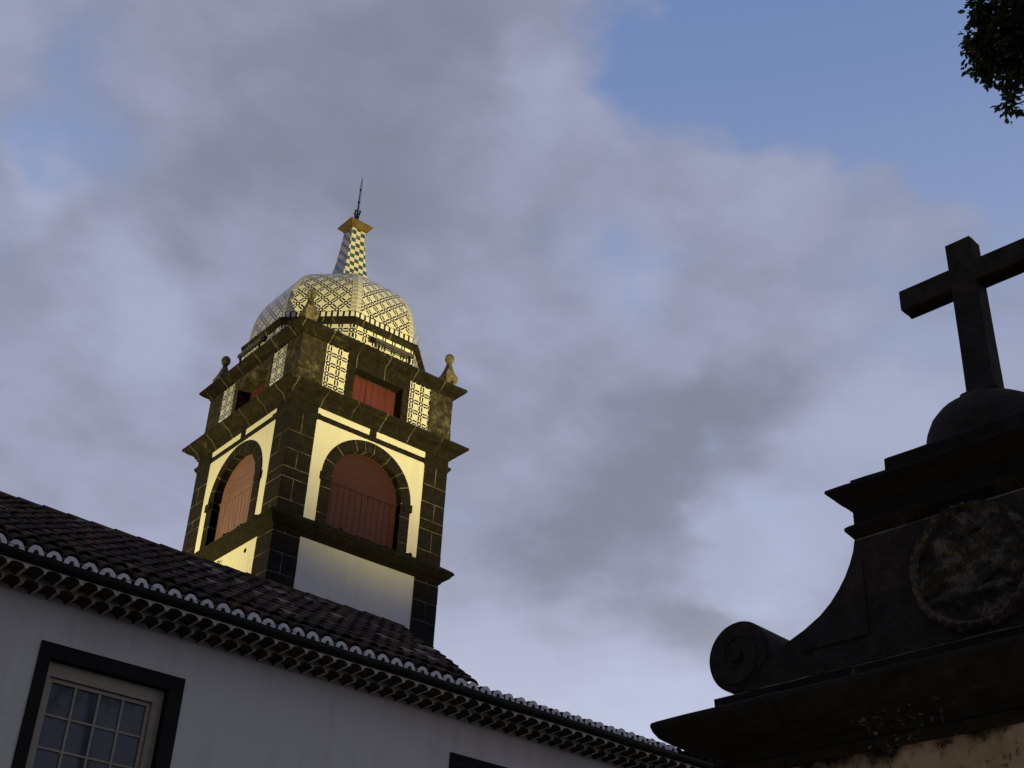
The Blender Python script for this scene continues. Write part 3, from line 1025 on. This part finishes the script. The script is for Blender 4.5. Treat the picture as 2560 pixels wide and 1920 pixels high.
for a, b in wins:
    mb = MB(TZ)
    t_ = 0.15
    zi1 = ZW1 - 0.18
    y0, y1 = YW - 0.02, YW + 0.16
    mb.box((a, y0, ZW0), (a + t_, y1, ZW1 - 0.181))
    mb.box((b - 0.195, y0, ZW0), (b, y1, ZW1 - 0.181))
    mb.box((a, y0, zi1), (b, y1, ZW1))
    mb.box((a - 0.04, y0 - 0.05, ZW0 - 0.16), (b + 0.04, y1, ZW0 - 0.001))
    win = mb.build('window', M['surround'], house, bevel=0.006)
    mb = MB(TZ)
    xa, xb, zt, zb_ = a + t_ + 0.002, b - 0.197, zi1 - 0.002, ZW0
    # fixed casing
    mb.box((xa, YW + 0.09, zb_), (xa + 0.075, YW + 0.2, zt - 0.171))
    mb.box((xb - 0.13, YW + 0.09, zb_), (xb, YW + 0.2, zt - 0.171))
    mb.box((xa, YW + 0.09, zt - 0.17), (xb, YW + 0.2, zt))
    # sliding sash with glazing bars
    sa, sb, st = xa + 0.077, xb - 0.132, zt - 0.176
    mb.box((sa, YW + 0.125, zb_), (sa + 0.05, YW + 0.17, st))
    mb.box((sb - 0.05, YW + 0.125, zb_), (sb, YW + 0.17, st))
    mb.box((sa + 0.05, YW + 0.127, st - 0.045), (sb - 0.05, YW + 0.17, st))
    ga, gb_ = sa + 0.05, sb - 0.05
    for k in range(1, 4):
        x = ga + (gb_ - ga) * k / 4
        mb.box((x - 0.014, YW + 0.132, zb_), (x + 0.014, YW + 0.165, st - 0.045))
    z = st - 0.045
    k = 0
    while z > zb_:
        z -= 0.377
        mb.box((ga, YW + 0.135, z - 0.013), (gb_, YW + 0.163, z + 0.013))
    mb.build('sash', M['sash'], win, bevel=0.003)
    mb = MB(TZ)
    mb.face([(sa, YW + 0.155, zb_), (sb, YW + 0.155, zb_), (sb, YW + 0.155, st), (sa, YW + 0.155, st)])
    mb.build('glass', M['glass'], win, recalc=False)


def hip_x(y):                            # the right-hand verge of the main roof
    return 10.93 + (y - YE) * 0.322


# bed of both roofs, under the tiles
mb = MB(TZ)
def rz(y): return ZE - 0.05 + SL * (y - YE)
mb.face([(XA, YE, rz(YE)), (hip_x(YE), YE, rz(YE)), (hip_x(YR), YR, rz(YR)), (XA, YR, rz(YR))])
mb.face([(XA, YR, rz(YR)), (hip_x(YR), YR, rz(YR)), (hip_x(YR), 21.6, rz(YE)), (XA, 21.6, rz(YE))])
LS = 0.16
def lz(y): return ZE - 0.05 + LS * (y - YE)
mb.face([(hip_x(YE), YE, lz(YE)), (XB + 0.3, YE, lz(YE)), (XB + 0.3, 21.6, lz(21.6)), (hip_x(YE), 21.6, lz(21.6))])
# gable end between the two roofs
mb.face([(hip_x(YE), YE, rz(YE)), (hip_x(YR), YR, lz(YR)), (hip_x(YR), YR, rz(YR))])
mb.face([(hip_x(YR), YR, lz(YR)), (hip_x(YR), 21.6, lz(21.6)), (hip_x(YR), 21.6, rz(YE)), (hip_x(YR), YR, rz(YR))])
roof_bed = mb.build('roof', M['vault'], house, recalc=False)


def tile_sheet(name, col0, col1, keep, slope, zf, parent):
    """canal tiles: a tapering half-barrel over each channel, laid in overlapping courses"""
    mb = MB(TZ)
    tones = []
    ct = 1 / math.sqrt(1 + slope * slope)
    st = slope * ct
    EXP = 0.37
    nrow = int((YR - YE) / ct / EXP) + 1
    for c in range(col0, col1):
        xc = c * TP
        for r in range(nrow):
            s0 = r * EXP + random.uniform(-0.012, 0.012) + 0.13
            L = 0.45
            ym = YE + (s0 + EXP * 0.4) * ct
            if not keep(xc, ym) or s0 + 0.2 > (YR - YE) / ct:
                continue
            if r == 0:
                s0 += 0.05
            tone = random.random()
            dxr = random.uniform(-0.016, 0.016)
            skew = random.uniform(-0.012, 0.012)
            lift = random.uniform(0.0, 0.012)
            for kind in (0, 1):
                x_ = xc + dxr + (TP / 2 if kind else 0)
                rows = []
                for q_ in (0, 1, 2):
                    s = s0 + L * q_ / 2
                    if s * ct > YR - YE:
                        s = (YR - YE) / ct
                    rad = (0.105 - 0.020 * q_ / 2) if kind == 0 else (0.088 + 0.012 * q_ / 2)
                    yy = YE + s * ct
                    row = []
                    for k in range(9):
                        a = PI * k / 8
                        h = rad * 0.82 * math.sin(a)
                        up = (0.030 + h - 0.010 * q_ + lift - (0.030 if r == 0 else 0.0)) if kind == 0 else (0.075 - h * 0.8 - 0.008 * q_)
                        row.append((x_ - rad * math.cos(a) + skew * q_ / 2, yy - up * st, zf(yy) + up * ct))
                    rows.append(row)
                b = len(mb.f)
                mb.grid(rows)
                if kind == 0:                          # the thickness seen at the lower end
                    th = [(p[0] * 1.0, p[1], p[2]) for p in rows[0]]
                    inner = [(x_ + (p[0] - x_) * 0.84, p[1] + 0.002, p[2] - 0.016) for p in rows[0]]
                    mb.grid([th, inner])
                tones += [(tone if kind == 0 else tone * 0.4)] * (len(mb.f) - b)
    o = mb.build(name, M['tile'], parent, recalc=False, smooth=False)
    at = o.data.attributes.new('tone', 'FLOAT', 'FACE')
    at.data.foreach_set('value', tones)
    return o


tile_sheet('tiles', int(XA / TP), int(13 / TP), lambda x, y: x < hip_x(y) - 0.05, SL, rz, roof_bed)
tile_sheet('tiles', int(10.6 / TP), int((XB + 0.3) / TP), lambda x, y: x > hip_x(y) + 0.1, LS, lz, roof_bed)
# verge tiles down the slanting edge
mb = MB(TZ)
ns = 12
for k in range(ns):
    ya, yb = YE + (YR - YE) * k / ns + 0.02, YE + (YR - YE) * (k + 1) / ns + 0.07
    rows = []
    for y, rad in ((ya, 0.115), (yb, 0.09)):
        rows.append([(hip_x(y) - rad * math.cos(PI * j / 8), y, rz(y) + 0.02 + rad * 0.75 * math.sin(PI * j / 8) + (0.012 if y == ya else 0)) for j in range(9)])
    mb.grid(rows)
vo = mb.build('verge_tiles', M['tile'], roof_bed, recalc=False)
a_ = vo.data.attributes.new('tone', 'FLOAT', 'FACE')
a_.data.foreach_set('value', [random.random() * 0.7 for _ in vo.data.polygons])
# ridge tiles
mb = MB(TZ)
tn = []
xk = XA
RX = 12.06
n = int((RX - XA) / 0.375)
for k in range(n + 1):
    xr = RX - k * 0.375
    xl = xr - 0.43
    tone = random.random() * 0.8
    rows = []
    jy = random.uniform(-0.008, 0.008)
    for x, rad in ((xr, 0.118), ((xl + xr) / 2, 0.126), (xl, 0.135)):
        rows.append([(x, YR + jy - rad * math.cos(PI * j / 10), rz(YR) - 0.005 + rad * 1.0 * math.sin(PI * j / 10)) for j in range(11)])
    b = len(mb.f)
    mb.grid(rows)
    mb.grid([rows[2], [(xl + 0.001, YR + (p[1] - YR) * 0.86, p[2] - 0.018) for p in rows[2]]])
    mb.face(rows[0])
    tn += [tone] * (len(mb.f) - b)
ro_ = mb.build('ridge', M['tile'], roof_bed, recalc=False)
a_ = ro_.data.attributes.new('tone', 'FLOAT', 'FACE')
a_.data.foreach_set('value', tn)

# whitewashed tile ends along the eaves, each its own
mesh_end = []
for var in range(5):
    mb = MB()
    ro, ri = 0.099 + random.uniform(-0.003, 0.003), 0.022
    hh = 0.104 + random.uniform(-0.006, 0.006)
    outer, inner = [], []
    K = 14
    lean = random.uniform(-0.006, 0.006)
    for k in range(K + 1):
        a = PI * k / K
        w_ = random.uniform(-0.0025, 0.0025)
        outer.append((-(ro + w_) * math.cos(a) * (1 - 0.10 * math.sin(2 * a) ** 2 if math.sin(a) > 0.3 else 1.0) + lean * math.sin(a), -0.012 + (hh + w_) * math.sin(a) ** 0.95))
        hz = 0.050 + random.uniform(-0.002, 0.002)
        inner.append((-(ri + 0.016 * (1 - math.sin(a))) * math.cos(a) * (1.0 if abs(math.cos(a)) > 0.3 else 0.9), -0.012 + min(hz, hz * 1.25 * math.sin(a))))
    rows = [[(x * 0.86, 0.055, z * 0.82 + 0.004) for x, z in outer], [(x * 0.99, 0.012, z) for x, z in outer], [(x * 0.985, 0.0, z * 0.985) for x, z in outer], [(x, 0.0, z) for x, z in inner], [(x, 0.10, z) for x, z in inner]]
    mb.grid(rows)
    me = mb.build('eave_tile', M['eave_white'], None, recalc=False)
    mesh_end.append(me.data)
    bpy.data.objects.remove(me)
# tile crowns were measured at x/y = 0.4087 for one of them
ph = 0.4087 * YE
k0 = int((-2.9 - ph) / TP)
k1 = int((15.3 - ph) / TP)
for k in range(k0, k1):
    o = bpy.data.objects.new('eave_tile', random.choice(mesh_end))
    COL.objects.link(o)
    o.parent = roof_bed
    o.location = (ph + k * TP + random.uniform(-0.006, 0.006), YE + random.uniform(-0.006, 0.006), 6.02 + GZ + random.uniform(-0.004, 0.004))
    o.rotation_euler = (R_(-2), random.uniform(-0.07, 0.07), random.uniform(-0.08, 0.08))
    o.scale = (random.uniform(0.93, 1.03), 1.0, random.uniform(0.92, 1.06))
# dark filler behind the tile ends, so that no light shows through
mb = MB(TZ)
mb.box((XA, YE + 0.10, 5.92), (XB, YE + 0.16, 6.075))
mb.build('eave_board', M['gutter'], house)

mb = MB(TZ)
rows = []
for x in [XA + (XB - XA) * i / 40 for i in range(41)]:
    sag = 0.006 * math.sin(x * 2.1) + 0.003 * math.sin(x * 5.3)
    r = []
    for k in range(11):
        a = PI + PI * k / 10
        r.append((x, YE + 0.03 + 0.075 * math.cos(a), 5.990 + sag + 0.108 * math.sin(a)))
    rows.append(r)
mb.grid(rows)
mb.grid([[(p[0], p[1] * 1.0, p[2]) for p in (r[0], r[-1])] for r in rows])
mb.build('gutter', M['gutter'], house, recalc=False, smooth=True)


def eaves_course(yf, yb, zs, zc, ztop, pitch, phase):
    """a course of hollow tiles bedded in mortar, seen from below as a row of small vaults"""
    mb = MB(TZ)
    K = 10
    n = int((XB - XA) / pitch)
    cs = [phase + (int((XA - phase) / pitch) + i) * pitch + random.uniform(-0.007, 0.007) for i in range(n + 1)]
    for i in range(1, n):
        xc = cs[i]
        xl, xr = (cs[i - 1] + xc) / 2, (cs[i + 1] + xc) / 2
        w = min(xc - xl, xr - xc) - random.uniform(0.012, 0.020)
        hc = (zc - zs) * random.uniform(0.92, 1.1)
        f0, t0, b0 = [(xl, yf, zs)], [(xl, yf, ztop)], [(xl, yb, zs - 0.006)]
        for k in range(K + 1):
            a = PI * k / K
            xx = xc - w * math.cos(a)
            z_ = zs + hc * math.sin(a) ** 0.8
            f0.append((xx, yf, z_))
            t0.append((xx, yf, ztop))
            b0.append((xx, yb, z_ - 0.006))
        f0.append((xr, yf, zs)); t0.append((xr, yf, ztop)); b0.append((xr, yb, zs - 0.006))
        mb.grid([f0, t0], 0)
        mb.grid([f0[:2], b0[:2]], 0)
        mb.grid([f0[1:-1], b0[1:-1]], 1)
        mb.grid([f0[-2:], b0[-2:]], 0)
    return mb.build('eaves_course', [M['eave_cream'], M['vault']], house, recalc=False)


eaves_course(14.715, 15.005, 5.755, 5.815, 5.835, TP * 0.995, 4.92)
eaves_course(14.425, 14.725, 5.82, 5.876, 5.93, TP * 0.995, 4.845)
mb = MB(TZ)
mb.box((XA, 14.73, 5.84), (XB, 15.02, 5.95))
mb.build('eave_bed', M['eave_cream'], house)

# ------------------------------------------------------------------ gateway
M['gate'] = stone('black_basalt', (0.034, 0.029, 0.024), (0.062, 0.053, 0.044), 0.0, 0.0, (0.10, 0.08, 0.06), 2.0, 0.5, lime=((4.508, 0.0),))
M['gate_band'] = stone('black_basalt_with_lime', (0.017, 0.0145, 0.012), (0.034, 0.029, 0.024), 0.2, 0.0, (0.13, 0.105, 0.08), 8.0, 0.5, lime=((3.517, 0.13),))
mm, mt, mbs = material('lichened_relief_stone', 0.9, 0.1)
Pm = obj_coord(mt)
q1 = mt.noise(Pm, 4.0, 5, 0.6)[0]
q2 = mt.noise(Pm, 11.0, 9, 0.82, 0.0)[0]
q3 = mt.noise(Pm, 60.0, 3, 0.7)[0]
mc = mt.mix(mt.ramp(q1, 0.35, 0.65), (0.055, 0.048, 0.040), (0.105, 0.092, 0.077))
sp = mt.math('ADD', mt.math('MULTIPLY', q2, 0.7), mt.math('MULTIPLY', q1, 0.3))
mc = mt.mix(mt.ramp(sp, 0.50, 0.57, 0.0, 0.75), mc, (0.28, 0.245, 0.195))
mx_, my_, mz_ = mt.xyz(Pm)
mz_ = mt.math('SUBTRACT', mz_, 4.028 + GZ)
mrad = mt.math('SQRT', mt.math('ADD', mt.math('MULTIPLY', mx_, mx_), mt.math('MULTIPLY', mz_, mz_)))
rim = mt.math('MULTIPLY', mt.ramp(mrad, 0.415, 0.44), mt.ramp(mt.math('SUBTRACT', q2, mt.math('MULTIPLY', mz_, 0.25)), 0.40, 0.52))
mc = mt.mix(mt.math('MULTIPLY', rim, 0.6), mc, (0.30, 0.255, 0.19))
mc = mt.mix(mt.ramp(q3, 0.45, 0.65, 0.0, 0.6), mc, (0.02, 0.017, 0.013))
mt.link(mc, mbs.inputs['Base Color'])
bump(mt, mbs, mt.math('ADD', q2, mt.math('MULTIPLY', q3, 0.4)), 0.9, 0.03)
M['medal'] = mm
PHI = R_(-84.9)
Uv = Vector((math.cos(PHI), math.sin(PHI), 0))
Nv = Vector((-math.sin(PHI), math.cos(PHI), 0))
GD, UC = 8.5, -4.06
base = Nv * GD + Uv * UC
gate = thing('stone_gateway', 'dark stone gateway with scrolled pediment, round relief and a cross on top', 'gateway', (base.x, base.y, 0), PHI)
HW, TH = 2.37, 1.1

pm, pt, pb = material('gate_plaster', 0.9, 0.1)
P = obj_coord(pt)
x, y, z = pt.xyz(P)
n1 = pt.noise(P, 3.2, 7, 0.7, 0.4)[0]
n2 = pt.noise(P, 13.0, 6, 0.7, 0.3)[0]
n3 = pt.noise(pt.comb(pt.math('MULTIPLY', x, 4.0), y, pt.math('MULTIPLY', z, 0.6)), 1.6, 6, 0.65)[0]
c = pt.mix(pt.ramp(n1, 0.35, 0.7), (0.50, 0.38, 0.24), (0.36, 0.27, 0.17))
c = pt.mix(pt.ramp(n2, 0.55, 0.66, 0.0, 0.85), c, (0.06, 0.045, 0.03))
# soot and moss that has run down from the cornice, with a ragged lower edge
n4 = pt.noise(P, 1.5, 8, 0.62, 0.2)[0]
edge = pt.math('ADD', pt.math('SUBTRACT', z, 2.82 + GZ), pt.math('MULTIPLY', pt.math('SUBTRACT', n4, 0.5), 0.7))
edge = pt.math('ADD', edge, pt.math('MULTIPLY', pt.math('SUBTRACT', n2, 0.5), 0.20))
edge = pt.math('ADD', edge, pt.math('MULTIPLY', pt.math('SUBTRACT', n3, 0.5), 0.15))
c = pt.mix(pt.ramp(edge, -0.09, 0.10), c, (0.012, 0.010, 0.008))
pt.link(c, pb.inputs['Base Color'])
bump(pt, pb, pt.math('ADD', n1, pt.math('MULTIPLY', n2, 0.4)), 0.5, 0.02)
M['gate_plaster'] = pm

mb = MB(TZ)
mb.box((-HW + 0.02, 0.02, -GZ), (HW - 0.02, TH - 0.02, 2.9))
mb.build('wall', M['gate_plaster'], gate)

mb = MB(TZ)
gr = rect(-HW, HW, 0.0, TH)
mb.sweep(gr, [(0.0, 2.86), (0.025, 2.87), (0.03, 2.93), (0.012, 2.95), (0.012, 3.02), (0.05, 3.035), (0.09, 3.06), (0.15, 3.075), (0.20, 3.10), (0.27, 3.135), (0.32, 3.175), (0.355, 3.22), (0.372, 3.255), (0.365, 3.29), (0.33, 3.315), (0.05, 3.39), (0.0, 3.395), (0.0, 3.515), (-0.1, 3.52)], sub=20, jit=0.006)
mb.build('cornice', M['gate_band'], gate)

# pediment body with concave flanks ending in scrolls
half = [(-2.06, 3.52), (-2.10, 3.60), (-2.0, 3.66), (-1.86, 3.72), (-1.63, 3.832), (-1.47, 3.895), (-1.318, 3.975), (-1.215, 4.055), (-1.13, 4.146), (-1.065, 4.235), (-1.015, 4.325), (-0.975, 4.42), (-0.953, 4.514)]
full = half + [(-x, z) for x, z in reversed(half)]
mb = MB(TZ)
y0, y1 = 0.0, TH - 0.1
front = [(x, y0, z) for x, z in full]
back = [(x, y1, z) for x, z in full]
nh = len(half)
for i in range(nh - 1):                              # front and back as strips between the flanks
    for yy in (y0, y1):
        mb.face([(half[i][0], yy, half[i][1]), (-half[i][0], yy, half[i][1]), (-half[i + 1][0], yy, half[i + 1][1]), (half[i + 1][0], yy, half[i + 1][1])])
mb.grid([front, back], 0, close=True)
for sgn in (-1, 1):                                  # raised panel that follows the flank
    pan = [(-0.90, 3.72), (-1.52, 3.72), (-1.26, 3.93), (-1.10, 4.10), (-0.98, 4.31), (-0.90, 4.34)]
    pan = [(-sgn * x, z) for x, z in pan]
    f = [(x, -0.012, z) for x, z in pan]
    b = [(x * 1.0, 0.01, z) for x, z in pan]
    mb.face(f)
    mb.grid([f, b], 0, close=True)
mb.build('pediment', M['gate'], gate, bevel=0.006)

for sgn in (-1, 1):
    mb = MB(TZ)
    cx, cz = sgn * 2.12, 3.828
    ny = 6
    rows = []
    K = 48
    for yy in (0.0, 0.02, 0.3, 0.6, 0.9, TH - 0.02, TH):
        rr = 0.296 - (0.012 if yy in (0.0, TH) else 0.0)
        rows.append([(cx + rr * math.cos(2 * PI * k / K), yy, cz + rr * math.sin(2 * PI * k / K)) for k in range(K)])
    mb.grid(rows, 0, close=True)
    mb.face(rows[0])
    mb.face(rows[-1])
    # spiral rib on the face
    sp = []
    for k in range(40):
        a = k / 39 * 2 * PI * 1.35
        r = 0.25 - 0.19 * (k / 39)
        sp.append((cx + sgn * r * math.cos(a + 0.6), -0.004, cz - r * math.sin(a + 0.6)))
    mb.tube(sp, [0.007 - 0.002 * k / 39 for k in range(40)], 7)
    mb.lathe(cx, cz, [(0.001, 0), (0.001, 0.001)], 3) if False else None
    mb.box((cx - 0.04, -0.02, cz - 0.04), (cx + 0.04, 0.01, cz + 0.04))
    mb.build('scroll', M['gate'], gate)

mb = MB(TZ)
hw = 0.955
nr = rect(-hw, hw, 0.02, TH - 0.12)
mb.sweep(nr, [(0.0, 4.512), (0.015, 4.53), (0.035, 4.56), (0.057, 4.59), (0.06, 4.615), (0.04, 4.635), (0.0, 4.645), (0.0, 4.765), (0.03, 4.785), (0.06, 4.82), (0.10, 4.86), (0.135, 4.895), (0.155, 4.915), (0.15, 4.94), (0.02, 4.975), (-0.2, 4.985)], sub=12, jit=0.006)
mb.sweep(rect(-0.865, 0.865, -0.12, TH), [(0.0, 4.90), (0.004, 4.955), (-0.02, 4.967), (-0.2, 5.0)], sub=12, jit=0.005)
mb.sweep(rect(-0.635, 0.635, 0.015, TH - 0.1), [(0.0, 4.95), (0.0, 5.12), (-0.015, 5.138), (-0.2, 5.15)], sub=10, jit=0.006)
mb.build('top_cornice', M['gate_band'], gate)

CY = 0.65
mb = MB(TZ)
mb.lathe(0, CY, [(0.50, 5.13), (0.515, 5.20), (0.515, 5.36), (0.50, 5.42), (0.465, 5.50), (0.405, 5.575), (0.32, 5.635), (0.21, 5.68), (0.05, 5.705)], 32)
mb.build('pedestal', M['gate'], gate, smooth=True)

mb = MB(TZ)
cw, cd = 0.122, 0.10
mb.sweep(rect(-cw, cw, CY - cd, CY + cd), [(0.045, 5.64), (0.048, 5.73), (0.035, 5.77), (0.006, 5.79), (0.0, 5.80), (-0.004, 6.3), (-0.006, 6.81), (-0.006, 7.285)], sub=3, jit=0.003)
mb.sweep(rect(-0.60, 0.60, CY - cd + 0.012, CY + cd - 0.012), [(0.0, 6.825), (0.004, 6.84), (0.004, 7.015), (0.0, 7.03)], sub=6, jit=0.003)
mb.build('cross', M['gate'], gate, bevel=0.008)

# round relief: a rope-edged disc with two crossed arms and worn shapes, modelled as a height field
mb = MB(TZ)
mcx, mcz, mr = 0.0, 4.028, 0.488
from mathutils import noise as mnoise


def seg_d(px, pz, ax, az, bx_, bz):
    vx, vz = bx_ - ax, bz - az
    t_ = max(0, min(1, ((px - ax) * vx + (pz - az) * vz) / (vx * vx + vz * vz)))
    return math.hypot(px - ax - vx * t_, pz - az - vz * t_), t_


def relief(px, pz):
    r = math.hypot(px, pz) / mr
    h = 0.0
    h += 0.075 * math.exp(-((r - 0.93) / 0.05) ** 2) * (0.8 + 0.25 * math.sin(math.atan2(pz, px) * 34 + r * 20))
    for ax, az, bx_, bz, w in ((-0.36, -0.10, 0.20, 0.20, 0.075), (0.36, -0.10, -0.20, 0.20, 0.075), (-0.30, -0.24, 0.30, -0.22, 0.05), (-0.36, 0.02, -0.12, 0.0, 0.05), (0.0, 0.0, 0.0, 0.36, 0.04), (-0.13, 0.24, 0.13, 0.24, 0.035), (0.08, -0.16, 0.34, 0.06, 0.05)):
        d, t_ = seg_d(px, pz, ax, az, bx_, bz)
        h = max(h, 0.085 * math.exp(-(d / w) ** 2) * (0.85 + 0.3 * math.sin(t_ * 9)))
    v = Vector((px * 7, pz * 7, 3.3))
    h += 0.022 * mnoise.fractal(v, 0.8, 2.0, 5)
    return max(-0.01, h) * (1 if r < 0.99 else 0)


rows = []
NR, NA = 60, 190
for i in range(NR + 1):
    r = mr * i / NR
    row = []
    for k in range(NA):
        a = 2 * PI * k / NA
        wob = 1 + 0.012 * math.sin(a * 9) + 0.01 * math.sin(a * 23 + 1)
        px, pz = r * math.cos(a) * wob, r * math.sin(a) * wob
        row.append((mcx + px, -0.045 - relief(px, pz), mcz + pz))
    rows.append(row)
rows.append([(p[0], 0.01, p[2]) for p in rows[-1]])
mb.grid(rows, 0, close=True)
mb.build('round_relief', M['medal'], gate, recalc=False, smooth=True)

# ------------------------------------------------------------------ tree whose outer twigs hang into the view
M['bark'] = stone('tree_bark', (0.05, 0.04, 0.03), (0.09, 0.07, 0.055), 0.0, 0.2, seed=4.0)
lm, lt, lb = material('leaf', 0.55, 0.35)
at = lt.new('ShaderNodeAttribute', attribute_name='tone', attribute_type='GEOMETRY').outputs['Fac']
lc = lt.mix(at, (0.035, 0.056, 0.018), (0.105, 0.12, 0.042))
lc = lt.mix(lt.ramp(at, 0.9, 0.97), lc, (0.10, 0.055, 0.03))
lt.link(lc, lb.inputs['Base Color'])
tb = lt.new('ShaderNodeBsdfTranslucent')
lt.link(lc, tb.inputs['Color'])
mx = lt.new('ShaderNodeMixShader')
mx.inputs[0].default_value = 0.25
lt.link(lb.outputs[0], mx.inputs[1])
lt.link(tb.outputs[0], mx.inputs[2])
lt.link(mx.outputs[0], lm.node_tree.nodes['Material Output'].inputs['Surface'])
M['leaf'] = lm

TB = Vector((11.3, 2.2, 0.0))
tree = thing('leafy_tree', 'dark leafy tree whose outer twigs hang in beside the stone cross', 'tree', TB)
CC = Vector((10.6, 2.7, 11.6))                     # middle of the crown
mb = MB()
trunk_pts = [(0, 0, 0), (0.06, 0.05, 1.5), (-0.03, 0.12, 3.2), (-0.12, 0.2, 5.2), (-0.3, 0.3, 7.4), (-0.5, 0.4, 9.4), (-0.65, 0.5, 11.0)]
mb.tube(trunk_pts, [0.34, 0.28, 0.25, 0.22, 0.17, 0.11, 0.05], 12)
mb.build('trunk', M['bark'], tree, smooth=True)

random.seed(21)
clusters = []      # (centre, radius, leaves)
for cx, cy, cz, r, n in ((9.26, 4.02, 9.82 + GZ, 0.36, 900), (9.30, 4.20, 9.60 + GZ, 0.42, 1500), (9.20, 4.40, 9.62 + GZ, 0.25, 420), (9.14, 4.40, 9.72 + GZ, 0.22, 300), (9.27, 4.52, 9.47 + GZ, 0.16, 90),
                         (9.44, 4.42, 9.38 + GZ, 0.15, 70), (9.53, 4.42, 9.22 + GZ, 0.12, 50), (9.52, 4.47, 9.14 + GZ, 0.13, 75), (9.15, 4.30, 9.88 + GZ, 0.18, 110), (9.02, 4.50, 9.80 + GZ, 0.07, 9),
                         (9.06, 4.40, 9.92 + GZ, 0.13, 70), (9.04, 4.28, 10.0 + GZ, 0.22, 330), (9.12, 4.46, 9.64 + GZ, 0.13, 60), (9.18, 4.56, 9.58 + GZ, 0.10, 24), (9.6, 4.0, 9.4 + GZ, 0.45, 420)):
    clusters.append((Vector((cx - 0.06, cy + 0.05, cz)), r, n))
for k in range(46):
    v = Vector((random.gauss(0, 1), random.gauss(0, 1), random.gauss(0, 1))).normalized()
    rr = random.uniform(0.55, 1.0)
    c_ = CC + Vector((v.x * 1.75 * rr, v.y * 1.75 * rr, v.z * 1.7 * rr))
    if c_.y > 3.75 and c_.x < 10.4:
        continue
    clusters.append((c_, random.uniform(0.4, 0.6), 130))
mbl = MB()
tones = []
mbt = MB()


def leaf(c, d, up, L, w):
    s = d.cross(up)
    if s.length < 1e-3:
        return
    s.normalize()
    n = s.cross(d).normalized()
    tip = c + d * L - n * L * 0.10
    pts = [c, c + d * L * 0.22 + s * w * 0.36 + n * w * 0.10, c + d * L * 0.55 + s * w * 0.5 + n * w * 0.14, c + d * L * 0.85 + s * w * 0.22, tip, c + d * L * 0.85 - s * w * 0.22, c + d * L * 0.55 - s * w * 0.5 + n * w * 0.14, c + d * L * 0.22 - s * w * 0.36 + n * w * 0.10]
    pts = [tuple(p - TB) for p in pts]
    m_ = tuple(c + d * L * 0.55 - n * w * 0.06 - TB)
    t_ = random.random()
    mbl.face([pts[0], pts[1], pts[2], m_])
    mbl.face([m_, pts[2], pts[3], pts[4]])
    mbl.face([pts[0], m_, pts[6], pts[7]])
    mbl.face([m_, pts[4], pts[5], pts[6]])
    tones.extend([t_] * 4)


for c_, r, n in clusters:
    anchor = Vector(trunk_pts[-2]) + TB
    mid = (c_ + CC) / 2 + Vector((0, 0, -0.1))
    mbt.tube([tuple(CC + Vector((0, 0, -0.6)) - TB), tuple(mid - TB), tuple(c_ - TB)], [0.05, 0.025, 0.006], 5)
    nt = max(3, n // 16)
    for k in range(nt):
        v = Vector((random.gauss(0, 1), random.gauss(0, 1), random.gauss(0, 1) - 0.2)).normalized()
        e = c_ + v * r * random.uniform(0.75, 1.1)
        mbt.tube([tuple(c_ - TB), tuple((c_ + e) / 2 + Vector((0, 0, 0.03)) - TB), tuple(e - TB)], [0.006, 0.004, 0.0025], 4)
        for q_ in range(max(2, n // nt)):
            f = random.uniform(0.25, 1.0)
            p = c_ + (e - c_) * f + Vector((random.gauss(0, 1), random.gauss(0, 1), random.gauss(0, 1))) * 0.022
            d = (v * 0.8 + Vector((random.gauss(0, 0.7), random.gauss(0, 0.7), random.gauss(-0.45, 0.6)))).normalized()
            up = Vector((random.gauss(0, 0.6), random.gauss(0, 0.6), 1)).normalized()
            L = random.uniform(0.05, 0.085)
            leaf(p, d, up, L, L * random.uniform(0.5, 0.65))
lo = mbl.build('crown', M['leaf'], tree, recalc=False)
a_ = lo.data.attributes.new('tone', 'FLOAT', 'FACE')
a_.data.foreach_set('value', tones)
mbt.build('limbs', M['bark'], tree)

# ------------------------------------------------------------------ ground
gm_, gt_, gb__ = material('cobbled_yard', 0.9, 0.2)
P = obj_coord(gt_)
vo = gt_.new('ShaderNodeTexVoronoi', feature='DISTANCE_TO_EDGE')
vo.inputs['Scale'].default_value = 9.0
gt_.link(P, vo.inputs['Vector'])
n1 = gt_.noise(P, 0.5, 5, 0.6)[0]
c = gt_.mix(gt_.ramp(n1, 0.35, 0.65), (0.07, 0.066, 0.06), (0.11, 0.10, 0.09))
c = gt_.mix(gt_.ramp(vo.outputs['Distance'], 0.0, 0.06, 0.8, 0.0), c, (0.03, 0.03, 0.025))
gt_.link(c, gb__.inputs['Base Color'])
bump(gt_, gb__, gt_.ramp(vo.outputs['Distance'], 0.0, 0.12), 0.6, 0.02)
mb = MB()
mb.face([(-1500, -1500, 0), (1500, -1500, 0), (1500, 1500, 0), (-1500, 1500, 0)])
g = mb.build('ground', gm_, None, recalc=False)
g['kind'] = 'structure'
